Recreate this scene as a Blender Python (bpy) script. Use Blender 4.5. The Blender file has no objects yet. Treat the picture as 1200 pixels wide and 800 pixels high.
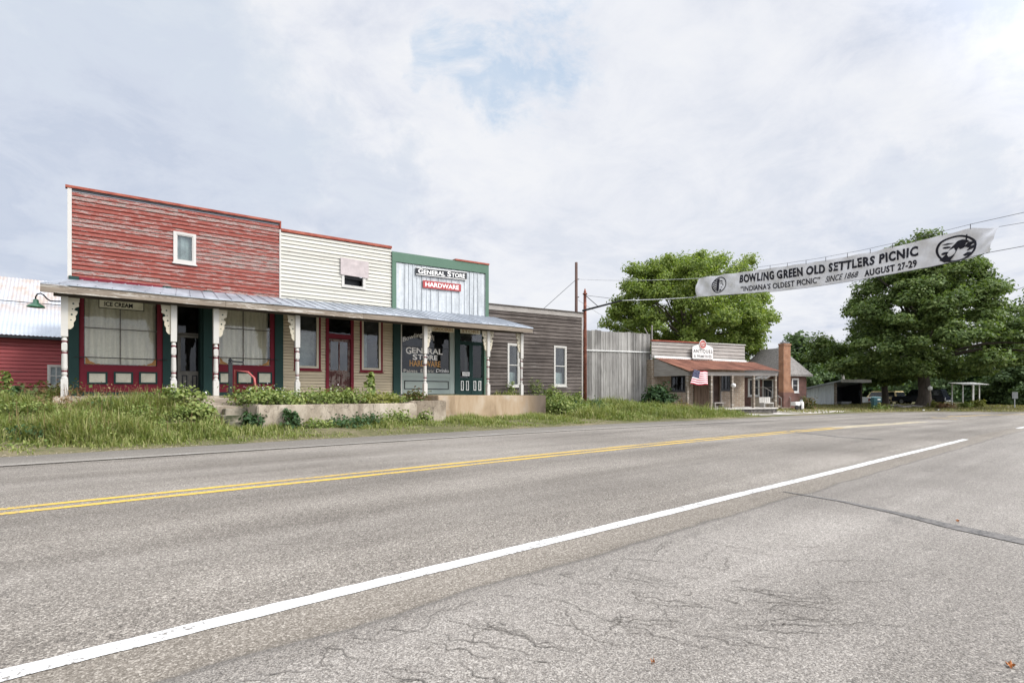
import bpy, bmesh, math, random
import numpy as np
from mathutils import Vector, Matrix
random.seed(11); rng = np.random.default_rng(11)
sc = bpy.context.scene; COL = sc.collection
R = math.radians
# ---------------------------------------------------------------- survey of the place
# x runs along the street, y from the camera towards the shop row, z up (metres, z=0 on the road).
F, CX, HY, EYE = 620.0, 600.0, 461.0, 1.1          # survey camera: focal length in photo pixels, principal column, horizon, eye height
TH = math.atan2(745, 620); CT, ST = math.cos(TH), math.sin(TH)
def ray(px):
    u = (px - CX) / F; return CT + u * ST, ST - u * CT
def onp(px, py, pl):                                # where a sight line meets a wall standing on plan line (x0, y0, angle)
    x0, y0, a = pl; rx, ry = ray(px); ca, sa = math.cos(a), math.sin(a)
    d = (x0 * sa - y0 * ca) / (rx * sa - ry * ca)
    return (d * rx - x0) * ca + (d * ry - y0) * sa, EYE + (HY - py) / F * d, d
YW = 20.8                                           # plane of the shop fronts
def X(px, Y=YW): return onp(px, HY, (0, Y, 0))[0]
def Z(px, py, Y=YW): return onp(px, py, (0, Y, 0))[1]
def gnd(px, py, z=0.0):
    d = (EYE - z) * F / (py - HY); rx, ry = ray(px); return Vector((d * rx, d * ry, z))
def ptd(px, py, d):
    rx, ry = ray(px); return Vector((d * rx, d * ry, EYE + (HY - py) / F * d))
def lerp(a, b, t): return a + (b - a) * t
def sstep(a, b, x):
    t = np.clip((np.asarray(x, float) - a) / (b - a), 0, 1); return t * t * (3 - 2 * t)

# ---------------------------------------------------------------- objects
MAT = {}
def setp(o, label=None, cat=None, group=None, kind=None):
    if label: o['label'] = label
    if cat: o['category'] = cat
    if group: o['group'] = group
    if kind: o['kind'] = kind
    return o
def thing(name, label, cat, loc=(0, 0, 0), rz=0.0, group=None):
    o = bpy.data.objects.new(name, None); COL.objects.link(o); o.empty_display_size = .3
    o.location = loc; o.rotation_euler = (0, 0, rz)
    MAT[o.name] = Matrix.Translation(loc) @ Matrix.Rotation(rz, 4, 'Z')
    return setp(o, label, cat, group)
def link(name, me, parent=None):
    o = bpy.data.objects.new(name, me); COL.objects.link(o)
    if parent is not None:
        o.parent = parent; MAT[o.name] = MAT[parent.name]
    else: MAT[o.name] = Matrix.Identity(4)
    return o
def copy_thing(src, loc, rz=0.0, **kw):
    c = src.copy(); COL.objects.link(c); c.location = loc; c.rotation_euler = (0, 0, rz); setp(c, **kw)
    for ch in src.children:
        k = ch.copy(); COL.objects.link(k); k.parent = c
        for g in ch.children:
            h = g.copy(); COL.objects.link(h); h.parent = k
    return c
class MB:
    def __init__(s, frame=None): s.v = []; s.f = []; s.m = []; s.fr = frame
    def add(s, vs, fs, mi=0):
        b = len(s.v); s.v += [Vector(p) for p in vs]; s.f += [tuple(b + i for i in f) for f in fs]; s.m += [mi] * len(fs)
    def hexa(s, p, mi=0):                           # 8 corners: bottom ring then top ring
        s.add(p, [(3, 2, 1, 0), (4, 5, 6, 7), (0, 1, 5, 4), (1, 2, 6, 5), (2, 3, 7, 6), (3, 0, 4, 7)], mi)
    def box(s, x0, x1, y0, y1, z0, z1, mi=0):
        s.hexa([(x0, y0, z0), (x1, y0, z0), (x1, y1, z0), (x0, y1, z0), (x0, y0, z1), (x1, y0, z1), (x1, y1, z1), (x0, y1, z1)], mi)
    def sbox(s, x0, x1, y0, y1, a0, a1, b0, b1, mi=0):   # box whose heights run a0..a1 at x0 and b0..b1 at x1
        s.hexa([(x0, y0, a0), (x1, y0, b0), (x1, y1, b0), (x0, y1, a0), (x0, y0, a1), (x1, y0, b1), (x1, y1, b1), (x0, y1, a1)], mi)
    def quad(s, *p, mi=0): s.add(p, [tuple(range(len(p)))], mi)
    def prism(s, pts, y0, y1, mi=0):                # outline in x,z given a thickness along y
        n = len(pts); vs = [(x, y0, z) for x, z in pts] + [(x, y1, z) for x, z in pts]
        s.add(vs, [tuple(range(n)), tuple(range(2 * n - 1, n - 1, -1))] + [(i, i + n, (i + 1) % n + n, (i + 1) % n) for i in range(n)], mi)
    def rect(s, x0, x1, z0, z1, w, y0, y1, mi=0):   # four butted frame members
        s.box(x0, x0 + w, y0, y1, z0, z1, mi); s.box(x1 - w, x1, y0, y1, z0, z1, mi)
        s.box(x0 + w, x1 - w, y0, y1, z0, z0 + w, mi); s.box(x0 + w, x1 - w, y0, y1, z1 - w, z1, mi)
    def tube(s, pts, r, n=6, mi=0):
        pts = [Vector(p) for p in pts]; k = len(pts); rs = r if isinstance(r, (list, tuple)) else [r] * k
        b = len(s.v); up = Vector((.13, .21, 1)).normalized()
        for i, p in enumerate(pts):
            t = (pts[min(i + 1, k - 1)] - pts[max(i - 1, 0)]).normalized()
            a = t.cross(up)
            if a.length < .05: a = t.cross(Vector((1, 0, 0)))
            a.normalize(); c = t.cross(a)
            for j in range(n):
                w = 2 * math.pi * j / n; s.v.append(p + (a * math.cos(w) + c * math.sin(w)) * rs[i])
        for i in range(k - 1):
            for j in range(n):
                q = (j + 1) % n; s.f.append((b + i * n + j, b + i * n + q, b + i * n + n + q, b + i * n + n + j)); s.m.append(mi)
        s.f.append(tuple(b + j for j in range(n))[::-1]); s.f.append(tuple(b + (k - 1) * n + j for j in range(n))); s.m += [mi, mi]
    def lathe(s, prof, cx, cy, n=12, mi=0, axis='z', cz=0):
        b = len(s.v); k = len(prof)
        for r, h in prof:
            for j in range(n):
                w = 2 * math.pi * j / n; a, c = r * math.cos(w), r * math.sin(w)
                s.v.append(Vector((cx + a, cy + c, h)) if axis == 'z' else Vector((cx + h, cy + a, cz + c)) if axis == 'x' else Vector((cx + a, cy + h, cz + c)))
        for i in range(k - 1):
            for j in range(n):
                q = (j + 1) % n; s.f.append((b + i * n + j, b + i * n + q, b + i * n + n + q, b + i * n + n + j)); s.m.append(mi)
        s.f.append(tuple(b + j for j in range(n))[::-1]); s.f.append(tuple(b + (k - 1) * n + j for j in range(n))); s.m += [mi, mi]
    def build(s, name, mats, parent=None, smooth=False, bevel=0):
        me = bpy.data.meshes.new(name)
        inv = MAT[parent.name].inverted() if parent is not None else Matrix.Identity(4)
        T = inv @ (s.fr or Matrix.Identity(4))
        me.from_pydata([T @ p for p in s.v], [], s.f)
        for m in (mats if isinstance(mats, (list, tuple)) else [mats]): me.materials.append(m)
        me.polygons.foreach_set('material_index', s.m)
        bm = bmesh.new(); bm.from_mesh(me); bmesh.ops.recalc_face_normals(bm, faces=bm.faces)
        if bevel:
            bmesh.ops.bevel(bm, geom=[e for e in bm.edges if len(e.link_faces) == 2 and e.calc_face_angle(0) > .6], offset=bevel, segments=2, affect='EDGES', clamp_overlap=True)
        bm.to_mesh(me); bm.free()
        if smooth: me.polygons.foreach_set('use_smooth', [True] * len(me.polygons))
        return link(name, me, parent)
def quads_mesh(name, V, k, mat, parent=None, T=None):    # V: (n, k, 3) – n polygons of k corners, or k=6 two-quad blades
    n = V.shape[0]; v = V.reshape(-1, 3)
    if parent is not None:
        M = np.array(MAT[parent.name].inverted()); v = v @ M[:3, :3].T + M[:3, 3]
    me = bpy.data.meshes.new(name); me.vertices.add(len(v)); me.vertices.foreach_set('co', v.astype(np.float32).ravel())
    b = np.arange(n)[:, None] * k
    fa = (b + np.arange(4)) if k == 4 else np.concatenate([b + [0, 1, 2, 3], b + [3, 2, 4, 5]], 1).reshape(-1, 4) if k == 6 else None
    fa = fa.reshape(-1, 4); me.loops.add(fa.size); me.polygons.add(len(fa))
    me.loops.foreach_set('vertex_index', fa.ravel().astype(np.int32)); me.polygons.foreach_set('loop_start', np.arange(0, fa.size, 4, dtype=np.int32))
    me.update(calc_edges=True); me.materials.append(mat)
    return link(name, me, parent)

# ---------------------------------------------------------------- materials
class NT:
    def __init__(s, name):
        s.mat = bpy.data.materials.new(name); s.mat.use_nodes = True; s.t = s.mat.node_tree; s.t.nodes.clear()
        s.out = s.n('ShaderNodeOutputMaterial')
    def n(s, typ, **kw):
        d = s.t.nodes.new(typ)
        for k, v in kw.items(): setattr(d, k, v)
        return d
    def l(s, a, b): s.t.links.new(a, b)
    def coord(s, scale=(1, 1, 1), world=False):
        m = s.n('ShaderNodeMapping'); m.inputs['Scale'].default_value = scale
        s.l(s.n('ShaderNodeNewGeometry').outputs['Position'] if world else s.n('ShaderNodeTexCoord').outputs['Object'], m.inputs[0]); return m.outputs[0]
    def noise(s, vec, scale, detail=4, rough=.55, dist=0):
        d = s.n('ShaderNodeTexNoise'); s.l(vec, d.inputs['Vector']); d.inputs['Scale'].default_value = scale
        d.inputs['Detail'].default_value = detail; d.inputs['Roughness'].default_value = rough; d.inputs['Distortion'].default_value = dist; return d.outputs['Fac']
    def ramp(s, fac, stops, interp='LINEAR'):
        d = s.n('ShaderNodeValToRGB'); d.color_ramp.interpolation = interp; e = d.color_ramp.elements
        while len(e) < len(stops): e.new(.5)
        for q, (p, c) in zip(e, stops):
            q.position = p; q.color = (c[0], c[1], c[2], 1) if isinstance(c, (tuple, list)) else (c, c, c, 1)
        s.l(fac, d.inputs[0]); return d.outputs[0]
    def mix(s, fac, a, b, blend='MIX'):
        d = s.n('ShaderNodeMix', data_type='RGBA', blend_type=blend)
        for val, i in ((fac, 0), (a, 6), (b, 7)):
            if isinstance(val, (int, float)): d.inputs[i].default_value = val if i == 0 else (val, val, val, 1)
            elif isinstance(val, (tuple, list)): d.inputs[i].default_value = (*val[:3], 1)
            else: s.l(val, d.inputs[i])
        return d.outputs[2]
    def math(s, op, a, b=0.0, c=0.0):
        d = s.n('ShaderNodeMath', operation=op)
        for i, val in enumerate((a, b, c)):
            if isinstance(val, (int, float)): d.inputs[i].default_value = val
            else: s.l(val, d.inputs[i])
        return d.outputs[0]
    def rnd(s): return s.n('ShaderNodeNewGeometry').outputs['Random Per Island']
    def bsdf(s, colr, rough=.8, spec=.25, metal=0.0, bump=None, bstr=.3, bdist=.01):
        p = s.n('ShaderNodeBsdfPrincipled')
        for val, k in ((colr, 'Base Color'), (rough, 'Roughness'), (metal, 'Metallic'), (spec, 'Specular IOR Level')):
            if isinstance(val, (int, float)): p.inputs[k].default_value = val
            elif isinstance(val, (tuple, list)): p.inputs[k].default_value = (*val[:3], 1)
            else: s.l(val, p.inputs[k])
        if bump is not None:
            b = s.n('ShaderNodeBump'); b.inputs['Strength'].default_value = bstr; b.inputs['Distance'].default_value = bdist
            s.l(bump, b.inputs['Height']); s.l(b.outputs[0], p.inputs['Normal'])
        return p.outputs[0]
    def end(s, sh): s.l(sh, s.out.inputs[0]); return s.mat
def vary(c, k): return tuple(min(1, x * k) for x in c)
def m_plain(name, c, rough=.75, var=.25, scale=4.0, stretch=(1, 1, 1), c2=None, spec=.25, metal=0.0, bump=.2, lo=.35, hi=.65):
    t = NT(name); v = t.coord(stretch); f = t.noise(v, scale, 6, .62)
    col = t.ramp(f, [(lo, vary(c, 1 - var)), (hi, c2 or vary(c, 1 + var))])
    col = t.mix(.35, col, t.ramp(t.noise(t.coord(), scale * 9, 3), [(.3, .25), (.7, .75)]), 'SOFT_LIGHT')
    return t.end(t.bsdf(col, rough, spec, metal, f, bump))
def m_peel(name, paint, primer, wood, wood_amt=.5, prim_w=.05, sx=.8, sz=9.0, board=.25, dirt=.3):
    t = NT(name); v = t.coord((sx, 1, sz)); vf = t.coord((sx * 5, 1, sz * 4))
    big = t.noise(v, 1.6, 5, .7, .3); fine = t.noise(vf, 2.2, 4, .7)
    r = t.rnd()
    f = t.math('ADD', t.math('ADD', big, t.math('MULTIPLY', t.math('SUBTRACT', fine, .5), .45)), t.math('MULTIPLY', t.math('SUBTRACT', r, .5), board))
    c = 1.0 - wood_amt
    pv = t.mix(t.math('MULTIPLY', r, .5), paint, vary(paint, .72))
    pv = t.mix(t.ramp(t.noise(t.coord((1, 1, 1)), .9, 4), [(.4, 0), (.75, dirt)]), pv, vary(paint, .55))
    wv = t.mix(t.ramp(t.noise(t.coord((1.2, 1, 40)), 1.5, 5, .7), [(.3, 0), (.7, 1)]), vary(wood, .55), vary(wood, 1.35))
    mp = t.math('GREATER_THAN', f, c); mw = t.math('GREATER_THAN', f, c + prim_w)
    col = t.mix(mw, t.mix(mp, pv, primer), wv)
    return t.end(t.bsdf(col, .8, .2, 0, t.math('MULTIPLY', f, -1), .35, .01))
def m_wood(name, c, c2, stretch=(1.0, 1.0, 14.0), scale=1.6, board=.5, light=None):
    t = NT(name); v = t.coord(stretch); f = t.noise(v, scale, 7, .72, .4)
    col = t.ramp(f, [(.28, c), (.6, c2), (.78, light or vary(c2, 1.5))])
    col = t.mix(t.math('MULTIPLY', t.rnd(), board), col, vary(c, .6))
    col = t.mix(t.ramp(t.noise(t.coord(), .7, 4), [(.45, 0), (.75, .55)]), col, vary(c2, 1.15))
    return t.end(t.bsdf(col, .9, .12, 0, f, .6, .015))
def m_leaf(name, cols, trans=.3, rough=.6):
    t = NT(name); r = t.rnd()
    big = t.noise(t.coord((1, 1, 1)), .35, 2)
    k = t.math('ADD', t.math('MULTIPLY', r, .65), t.math('MULTIPLY', big, .45))
    col = t.ramp(k, [(i / (len(cols) - 1) * .8 + .1, c) for i, c in enumerate(cols)])
    p = t.bsdf(col, rough, .25); tr = t.n('ShaderNodeBsdfTranslucent'); t.l(t.mix(1, col, (1.0, 1.1, .5), 'MULTIPLY'), tr.inputs[0])
    ms = t.n('ShaderNodeMixShader'); ms.inputs[0].default_value = trans; t.l(p, ms.inputs[1]); t.l(tr.outputs[0], ms.inputs[2])
    return t.end(ms.outputs[0])
def m_glass(name, tint=(.8, .85, .85), dirt=.06, refl=1.0):
    t = NT(name); lw = t.n('ShaderNodeLayerWeight'); fr = t.math('ADD', t.math('MULTIPLY', t.math('POWER', lw.outputs['Facing'], 5.0), .92), .045)
    tr = t.n('ShaderNodeBsdfTransparent'); tr.inputs[0].default_value = (*tint, 1)
    gl = t.n('ShaderNodeBsdfGlossy'); gl.inputs[0].default_value = (.95, .97, 1, 1); gl.inputs['Roughness'].default_value = .03
    b = t.n('ShaderNodeBump'); b.inputs['Strength'].default_value = .08; b.inputs['Distance'].default_value = .05
    t.l(t.noise(t.coord(), 1.7, 2), b.inputs['Height']); t.l(b.outputs[0], gl.inputs['Normal'])
    a = t.n('ShaderNodeMixShader'); t.l(t.math('MULTIPLY', t.math('ADD', fr, .01), refl), a.inputs[0]); t.l(tr.outputs[0], a.inputs[1]); t.l(gl.outputs[0], a.inputs[2])
    df = t.n('ShaderNodeBsdfDiffuse'); df.inputs[0].default_value = (.42, .45, .45, 1)
    c = t.n('ShaderNodeMixShader'); t.l(t.ramp(t.noise(t.coord((1, 1, .6)), 2.3, 6, .7), [(.35, dirt * .3), (.75, dirt * 2.5)]), c.inputs[0]); t.l(a.outputs[0], c.inputs[1]); t.l(df.outputs[0], c.inputs[2])
    return t.end(c.outputs[0])
def m_brick(name, a, b, mortar, scale=1.0):
    t = NT(name); sp = t.n('ShaderNodeSeparateXYZ'); t.l(t.n('ShaderNodeTexCoord').outputs['Object'], sp.inputs[0])
    cb = t.n('ShaderNodeCombineXYZ'); t.l(t.math('ADD', sp.outputs[0], sp.outputs[1]), cb.inputs[0]); t.l(sp.outputs[2], cb.inputs[1])
    br = t.n('ShaderNodeTexBrick'); t.l(cb.outputs[0], br.inputs[0]); br.inputs['Color1'].default_value = (*a, 1); br.inputs['Color2'].default_value = (*b, 1); br.inputs['Mortar'].default_value = (*mortar, 1)
    br.inputs['Scale'].default_value = scale; br.inputs['Mortar Size'].default_value = .012; br.inputs['Brick Width'].default_value = .22; br.inputs['Row Height'].default_value = .075
    col = t.mix(.5, br.outputs[0], t.ramp(t.noise(t.coord(), 2.5, 5), [(.3, .2), (.7, .8)]), 'SOFT_LIGHT')
    return t.end(t.bsdf(col, .85, .2, 0, br.outputs['Fac'], -.3))

M = {}
M['red_peel'] = m_peel('red_peeling_paint', (.255, .072, .056), (.40, .31, .285), (.20, .16, .14), .455, .05, 1.7, 15, .15)
M['white_peel'] = m_peel('white_old_paint', (.56, .545, .485), (.47, .44, .39), (.25, .22, .19), .34, .05, 1.2, 12, .12, .15)
M['tan_peel'] = m_peel('tan_old_paint', (.52, .44, .31), (.5, .46, .38), (.22, .19, .16), .27, .03, .7, 6, .12, .25)
M['barn_red'] = m_peel('barn_red_paint', (.34, .085, .088), (.32, .10, .10), (.16, .10, .09), .34, .06, .5, 5, .25)
M['grey_wood'] = m_wood('weathered_clapboard', (.036, .028, .025), (.145, .124, .110), (.8, 1, 16), 1.5, .55, (.50, .47, .44))
M['grey_plank'] = m_wood('weathered_plank', (.15, .14, .13), (.40, .385, .36), (9, 9, .5), 1.5, .7, (.62, .61, .58))
M['pale_wood'] = m_wood('pale_weathered_board', (.22, .20, .18), (.40, .37, .34), (1, 1, 14), 1.4, .3, (.55, .52, .48))
M['fascia'] = m_peel('worn_fascia_paint', (.50, .47, .42), (.40, .36, .31), (.23, .19, .15), .585, .04, .5, 6, .3)
M['white_trim'] = m_peel('white_trim_paint', (.58, .56, .52), (.5, .46, .40), (.28, .25, .21), .31, .03, 3, 3, .1, .25)
M['cream_trim'] = m_peel('cream_trim_paint', (.58, .53, .42), (.45, .41, .33), (.28, .25, .2), .28, .03, 3, 3, .1, .25)
M['green_trim'] = m_peel('green_trim_paint', (.11, .185, .135), (.16, .24, .19), (.2, .2, .17), .3, .03, 2, 3, .1, .3)
M['dark_green'] = m_peel('dark_green_paint', (.022, .052, .047), (.10, .15, .14), (.16, .16, .14), .24, .03, 3, 2.2, .1, .3)
M['maroon'] = m_peel('maroon_paint', (.17, .020, .032), (.16, .06, .06), (.12, .09, .08), .24, .02, 2, 2, .1, .3)
M['pale_teal'] = m_peel('pale_teal_paint', (.32, .37, .34), (.4, .45, .42), (.25, .25, .22), .25, .02, 2, 2, .1, .25)
M['cream_panel'] = m_plain('cream_panel_paint', (.50, .48, .38), .7, .12)
M['red_cap'] = m_plain('red_coping_paint', (.30, .055, .035), .7, .3, 3, (1, 1, 3), (.36, .11, .07))
M['metal_roof'] = m_plain('galvanised_sheet', (.30, .33, .37), .5, .25, 1.2, (1, .3, 1), (.42, .45, .49), .4, .35, .05)
M['barn_roof'] = m_plain('old_roof_sheet', (.50, .54, .60), .5, .12, .9, (1, .4, 1), (.56, .60, .66), .3, .2)
M['pale_panel'] = m_plain('pale_blue_sheet', (.41, .435, .45), .6, .2, 1.3, (3, 1, .4), (.52, .545, .56), .3, .1, .05)
def old_concrete():
    t = NT('old_concrete'); a = t.noise(t.coord((1, 1, .35)), 1.5, 8, .7, .5); b = t.noise(t.coord((.7, .7, .9)), 1.0, 6, .65); c = t.noise(t.coord(), 14, 5, .7)
    col = t.ramp(a, [(.30, (.13, .105, .08)), (.45, (.31, .26, .20)), (.60, (.45, .39, .31)), (.75, (.56, .51, .43))])
    col = t.mix(t.ramp(b, [(.52, 0), (.66, .7)]), col, (.19, .15, .11)); col = t.mix(t.ramp(c, [(.56, 0), (.68, .6)]), col, (.12, .105, .085))
    ck = t.n('ShaderNodeTexVoronoi', feature='DISTANCE_TO_EDGE'); cv = t.n('ShaderNodeVectorMath', operation='ADD'); nz = t.n('ShaderNodeTexNoise'); nz.inputs['Scale'].default_value = 3; t.l(t.coord(), nz.inputs['Vector']); t.l(nz.outputs['Color'], cv.inputs[0]); t.l(t.coord((.9, .9, .5)), cv.inputs[1]); t.l(cv.outputs[0], ck.inputs['Vector']); ck.inputs['Scale'].default_value = .9
    col = t.mix(t.math('MULTIPLY', t.math('LESS_THAN', ck.outputs['Distance'], .008), .5), col, (.06, .05, .04))
    return t.end(t.bsdf(col, .92, .15, 0, t.math('ADD', a, t.math('MULTIPLY', c, .5)), .7, .03))
M['concrete'] = old_concrete()
M['concrete_pale'] = m_plain('pale_concrete', (.48, .45, .41), .9, .25, 1.6, c2=(.60, .57, .52), bump=.4)
def stained_concrete():
    t = NT('stained_concrete'); a = t.noise(t.coord((.9, .9, .25)), 1.5, 6, .65, .4); b = t.noise(t.coord((.6, 1, .8)), 1.1, 5, .6)
    col = t.ramp(a, [(.3, (.20, .145, .09)), (.5, (.37, .275, .18)), (.72, (.46, .38, .29))])
    col = t.mix(t.ramp(b, [(.55, 0), (.7, .75)]), col, (.50, .45, .39))
    sp = t.n('ShaderNodeSeparateXYZ'); t.l(t.n('ShaderNodeNewGeometry').outputs['Position'], sp.inputs[0])
    k = t.math('ADD', sp.outputs[0], t.math('MULTIPLY', a, 1.5)); dk = t.n('ShaderNodeMapRange'); t.l(k, dk.inputs[0]); dk.inputs[1].default_value = 14.6; dk.inputs[2].default_value = 15.6
    col = t.mix(t.math('MULTIPLY', dk.outputs[0], .75), col, (.07, .06, .055))
    return t.end(t.bsdf(col, .92, .15, 0, a, .5))
M['slab'] = stained_concrete()
M['mossy'] = m_plain('mossy_concrete', (.10, .11, .06), .95, .4, 2.2, c2=(.30, .265, .21), bump=.7, lo=.40, hi=.60)
M['black_iron'] = m_plain('black_iron', (.025, .027, .03), .55, .3)
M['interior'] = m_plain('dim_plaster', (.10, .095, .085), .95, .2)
M['roof_tar'] = m_plain('tar_roofing', (.08, .08, .085), .95, .2)
M['sign_black'] = m_plain('black_sign_paint', (.018, .02, .024), .5, .3)
M['sign_red'] = m_plain('red_sign_paint', (.33, .055, .055), .5, .2)
M['sign_white'] = m_plain('white_sign_paint', (.72, .71, .68), .6, .1)
M['letter_white'] = m_plain('white_letter_paint', (.78, .77, .74), .6, .08)
M['letter_cream'] = m_plain('worn_cream_letter_paint', (.55, .52, .45), .6, .25, 9)
M['letter_black'] = m_plain('black_letter_paint', (.012, .012, .016), .6, .1)
M['letter_gold'] = m_plain('gold_letter_paint', (.34, .17, .05), .5, .25, 8)
M['letter_orange'] = m_plain('bright_gold_letter_paint', (.46, .25, .075), .5, .25, 8)
M['sign_cream'] = m_plain('cream_sign_paint', (.74, .71, .57), .65, .15)
M['curtain'] = m_plain('unbleached_curtain', (.60, .57, .46), .95, .12, 2, (6, 1, .4))
M['paper'] = m_plain('dusty_white_paper', (.45, .46, .44), .9, .3, 2.5)
M['pane'] = m_glass('dusty_window_glass', (.92, .93, .91), .03, .9)
M['pane_old'] = m_glass('hazy_window_glass', (.55, .62, .62), .05, .9)
M['pane_dark'] = m_glass('dark_window_glass', (.24, .27, .30), .006, .45)
M['rust'] = m_plain('rusty_red_iron', (.17, .055, .038), .8, .35, 6, c2=(.28, .10, .065))
M['rail_red'] = m_plain('faded_red_pipe', (.36, .09, .08), .6, .2)
M['rust_roof'] = m_plain('rusty_roof_sheet', (.15, .058, .038), .8, .35, 1.6, (1, .35, 1), (.27, .12, .078))
M['lamp_green'] = m_plain('green_enamel', (.05, .15, .085), .35, .15, spec=.5)
M['stone'] = m_plain('rough_dark_stone', (.11, .10, .09), .95, .5, 6, bump=.9)
M['beige_stone'] = m_brick('beige_block', (.30, .23, .165), (.24, .18, .13), (.33, .29, .24), .55)
M['brick'] = m_brick('red_brown_brick', (.17, .062, .045), (.12, .045, .035), (.22, .17, .15))
M['brick_orange'] = m_brick('orange_brick', (.37, .15, .065), (.28, .11, .05), (.30, .24, .19))
M['shingle'] = m_plain('grey_shingle', (.23, .215, .20), .95, .25, 8)
M['shed_blue'] = m_plain('grey_blue_sheet', (.66, .71, .77), .55, .12, 1.5, (6, 6, .4), (.74, .78, .83))
M['bark'] = m_wood('grey_brown_bark', (.05, .042, .036), (.13, .11, .095), (6, 6, 1.2), 1.3, .2, (.2, .175, .155))
M['pole_wood'] = m_wood('brown_pole_wood', (.06, .04, .035), (.14, .09, .075), (8, 8, .8), 1.3, .2)
M['wire'] = m_plain('dull_cable', (.12, .12, .13), .6, .1)
M['rope'] = m_plain('pale_rope', (.55, .56, .58), .7, .1)
M['vinyl'] = m_plain('white_banner_vinyl', (.72, .72, .73), .55, .06, 1.2)
M['banner_ink'] = m_plain('black_banner_ink', (.012, .012, .02), .55, .1)
M['soil'] = m_plain('dry_soil', (.13, .10, .07), .95, .3)
M['teal_paint'] = m_plain('dark_teal_enamel', (.012, .075, .085), .4, .15, spec=.5)
M['grey_metal'] = m_plain('grey_metal', (.36, .37, .38), .5, .12, spec=.4, metal=.3)
M['flag_red'] = m_plain('flag_red_cloth', (.42, .035, .06), .8, .1)
M['flag_white'] = m_plain('flag_white_cloth', (.78, .77, .77), .8, .05)
M['flag_blue'] = m_plain('flag_blue_cloth', (.02, .025, .085), .8, .1)
M['tyre'] = m_plain('tyre_rubber', (.02, .02, .02), .8, .2)
M['car_glass'] = m_plain('tinted_car_glass', (.015, .018, .022), .08, .1, spec=.6, bump=0)
M['maple_leaf'] = m_leaf('maple_leaf', [(.05, .085, .028), (.098, .15, .044), (.15, .21, .060), (.21, .265, .09)])
M['light_leaf'] = m_leaf('light_green_leaf', [(.10, .155, .040), (.17, .235, .055), (.24, .305, .075), (.31, .36, .10)], .4)
M['far_leaf'] = m_leaf('far_tree_leaf', [(.06, .10, .042), (.10, .155, .060), (.14, .20, .078)])
M['weed_leaf'] = m_leaf('weed_leaf', [(.065, .105, .024), (.13, .185, .045), (.21, .255, .07), (.29, .315, .11)])
M['shrub_leaf'] = m_leaf('dark_shrub_leaf', [(.022, .052, .020), (.042, .088, .032), (.070, .125, .045)])
M['red_leaf'] = m_leaf('reddish_leaf', [(.09, .04, .022), (.13, .075, .03), (.07, .095, .025), (.10, .13, .035)])
M['dry_leaf'] = m_leaf('dry_brown_stalk', [(.14, .075, .04), (.21, .13, .07), (.28, .19, .10)])
M['yellow_leaf'] = m_leaf('yellow_green_leaf', [(.13, .15, .03), (.21, .22, .05), (.29, .28, .08)])
M['grass'] = m_leaf('mixed_grass', [(.10, .14, .034), (.17, .215, .055), (.25, .275, .085), (.36, .33, .16)])
M['dry_grass'] = m_leaf('dry_lawn', [(.22, .19, .08), (.28, .24, .11), (.20, .23, .07)])
M['stem'] = m_plain('green_stem', (.09, .11, .04), .8, .3)
M['flower'] = m_plain('white_flower', (.66, .62, .60), .8, .1)
M['orange_leaf'] = m_plain('fallen_orange_leaf', (.42, .16, .05), .7, .3)

# ---------------------------------------------------------------- builders shared by the buildings
def clap(mb, x0, x1, zb, zt, y, pitch, holes=(), lap=.022):
    n = max(1, round((sum(zt) - sum(zb)) / 2 / pitch))
    def zz(x, f):
        t = (x - x0) / (x1 - x0); return lerp(lerp(zb[0], zb[1], t), lerp(zt[0], zt[1], t), f)
    for i in range(n):
        f0, f1 = i / n, (i + 1) / n; iv = [(x0, x1)]
        for h0, h1, k0, k1 in holes:
            zc = zz((h0 + h1) / 2, (f0 + f1) / 2)
            if k0 < zc < k1:
                iv = [q for a, b in iv for q in ((a, min(b, h0)), (max(a, h1), b)) if q[1] - q[0] > .01]
        for a, b in iv:
            cuts = [a]
            while b - cuts[-1] > 4.6: cuts.append(cuts[-1] + random.uniform(2.2, 4.2))
            cuts.append(b)
            for c, d in zip(cuts[:-1], cuts[1:]):
                j = random.uniform(0, .007); s0, s1 = random.uniform(-.006, .006), random.uniform(-.006, .006)
                d2 = d - .004 if d < b else d
                mb.add([(c, y - lap - j, zz(c, f0) + s0), (d2, y - lap - j, zz(d2, f0) + s1), (d2, y + .05, zz(d2, f1) + .004), (c, y + .05, zz(c, f1) + .004),
                        (c, y + .055, zz(c, f0) + s0), (d2, y + .055, zz(d2, f0) + s1), (c, y - lap * .25 - j, zz(c, lerp(f0, f1, .82))), (d2, y - lap * .25 - j, zz(d2, lerp(f0, f1, .82)))],
                       [(0, 1, 7, 6), (6, 7, 2, 3), (0, 4, 5, 1), (0, 6, 3, 4), (1, 5, 2, 7)])
def shell(mb, x0, x1, y0, y1, z0, z1, t=.12):       # side walls and back of a body open to its front
    mb.box(x0, x0 + t, y0, y1, z0, z1); mb.box(x1 - t, x1, y0, y1, z0, z1); mb.box(x0 + t, x1 - t, y1 - t, y1, z0, z1)
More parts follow.
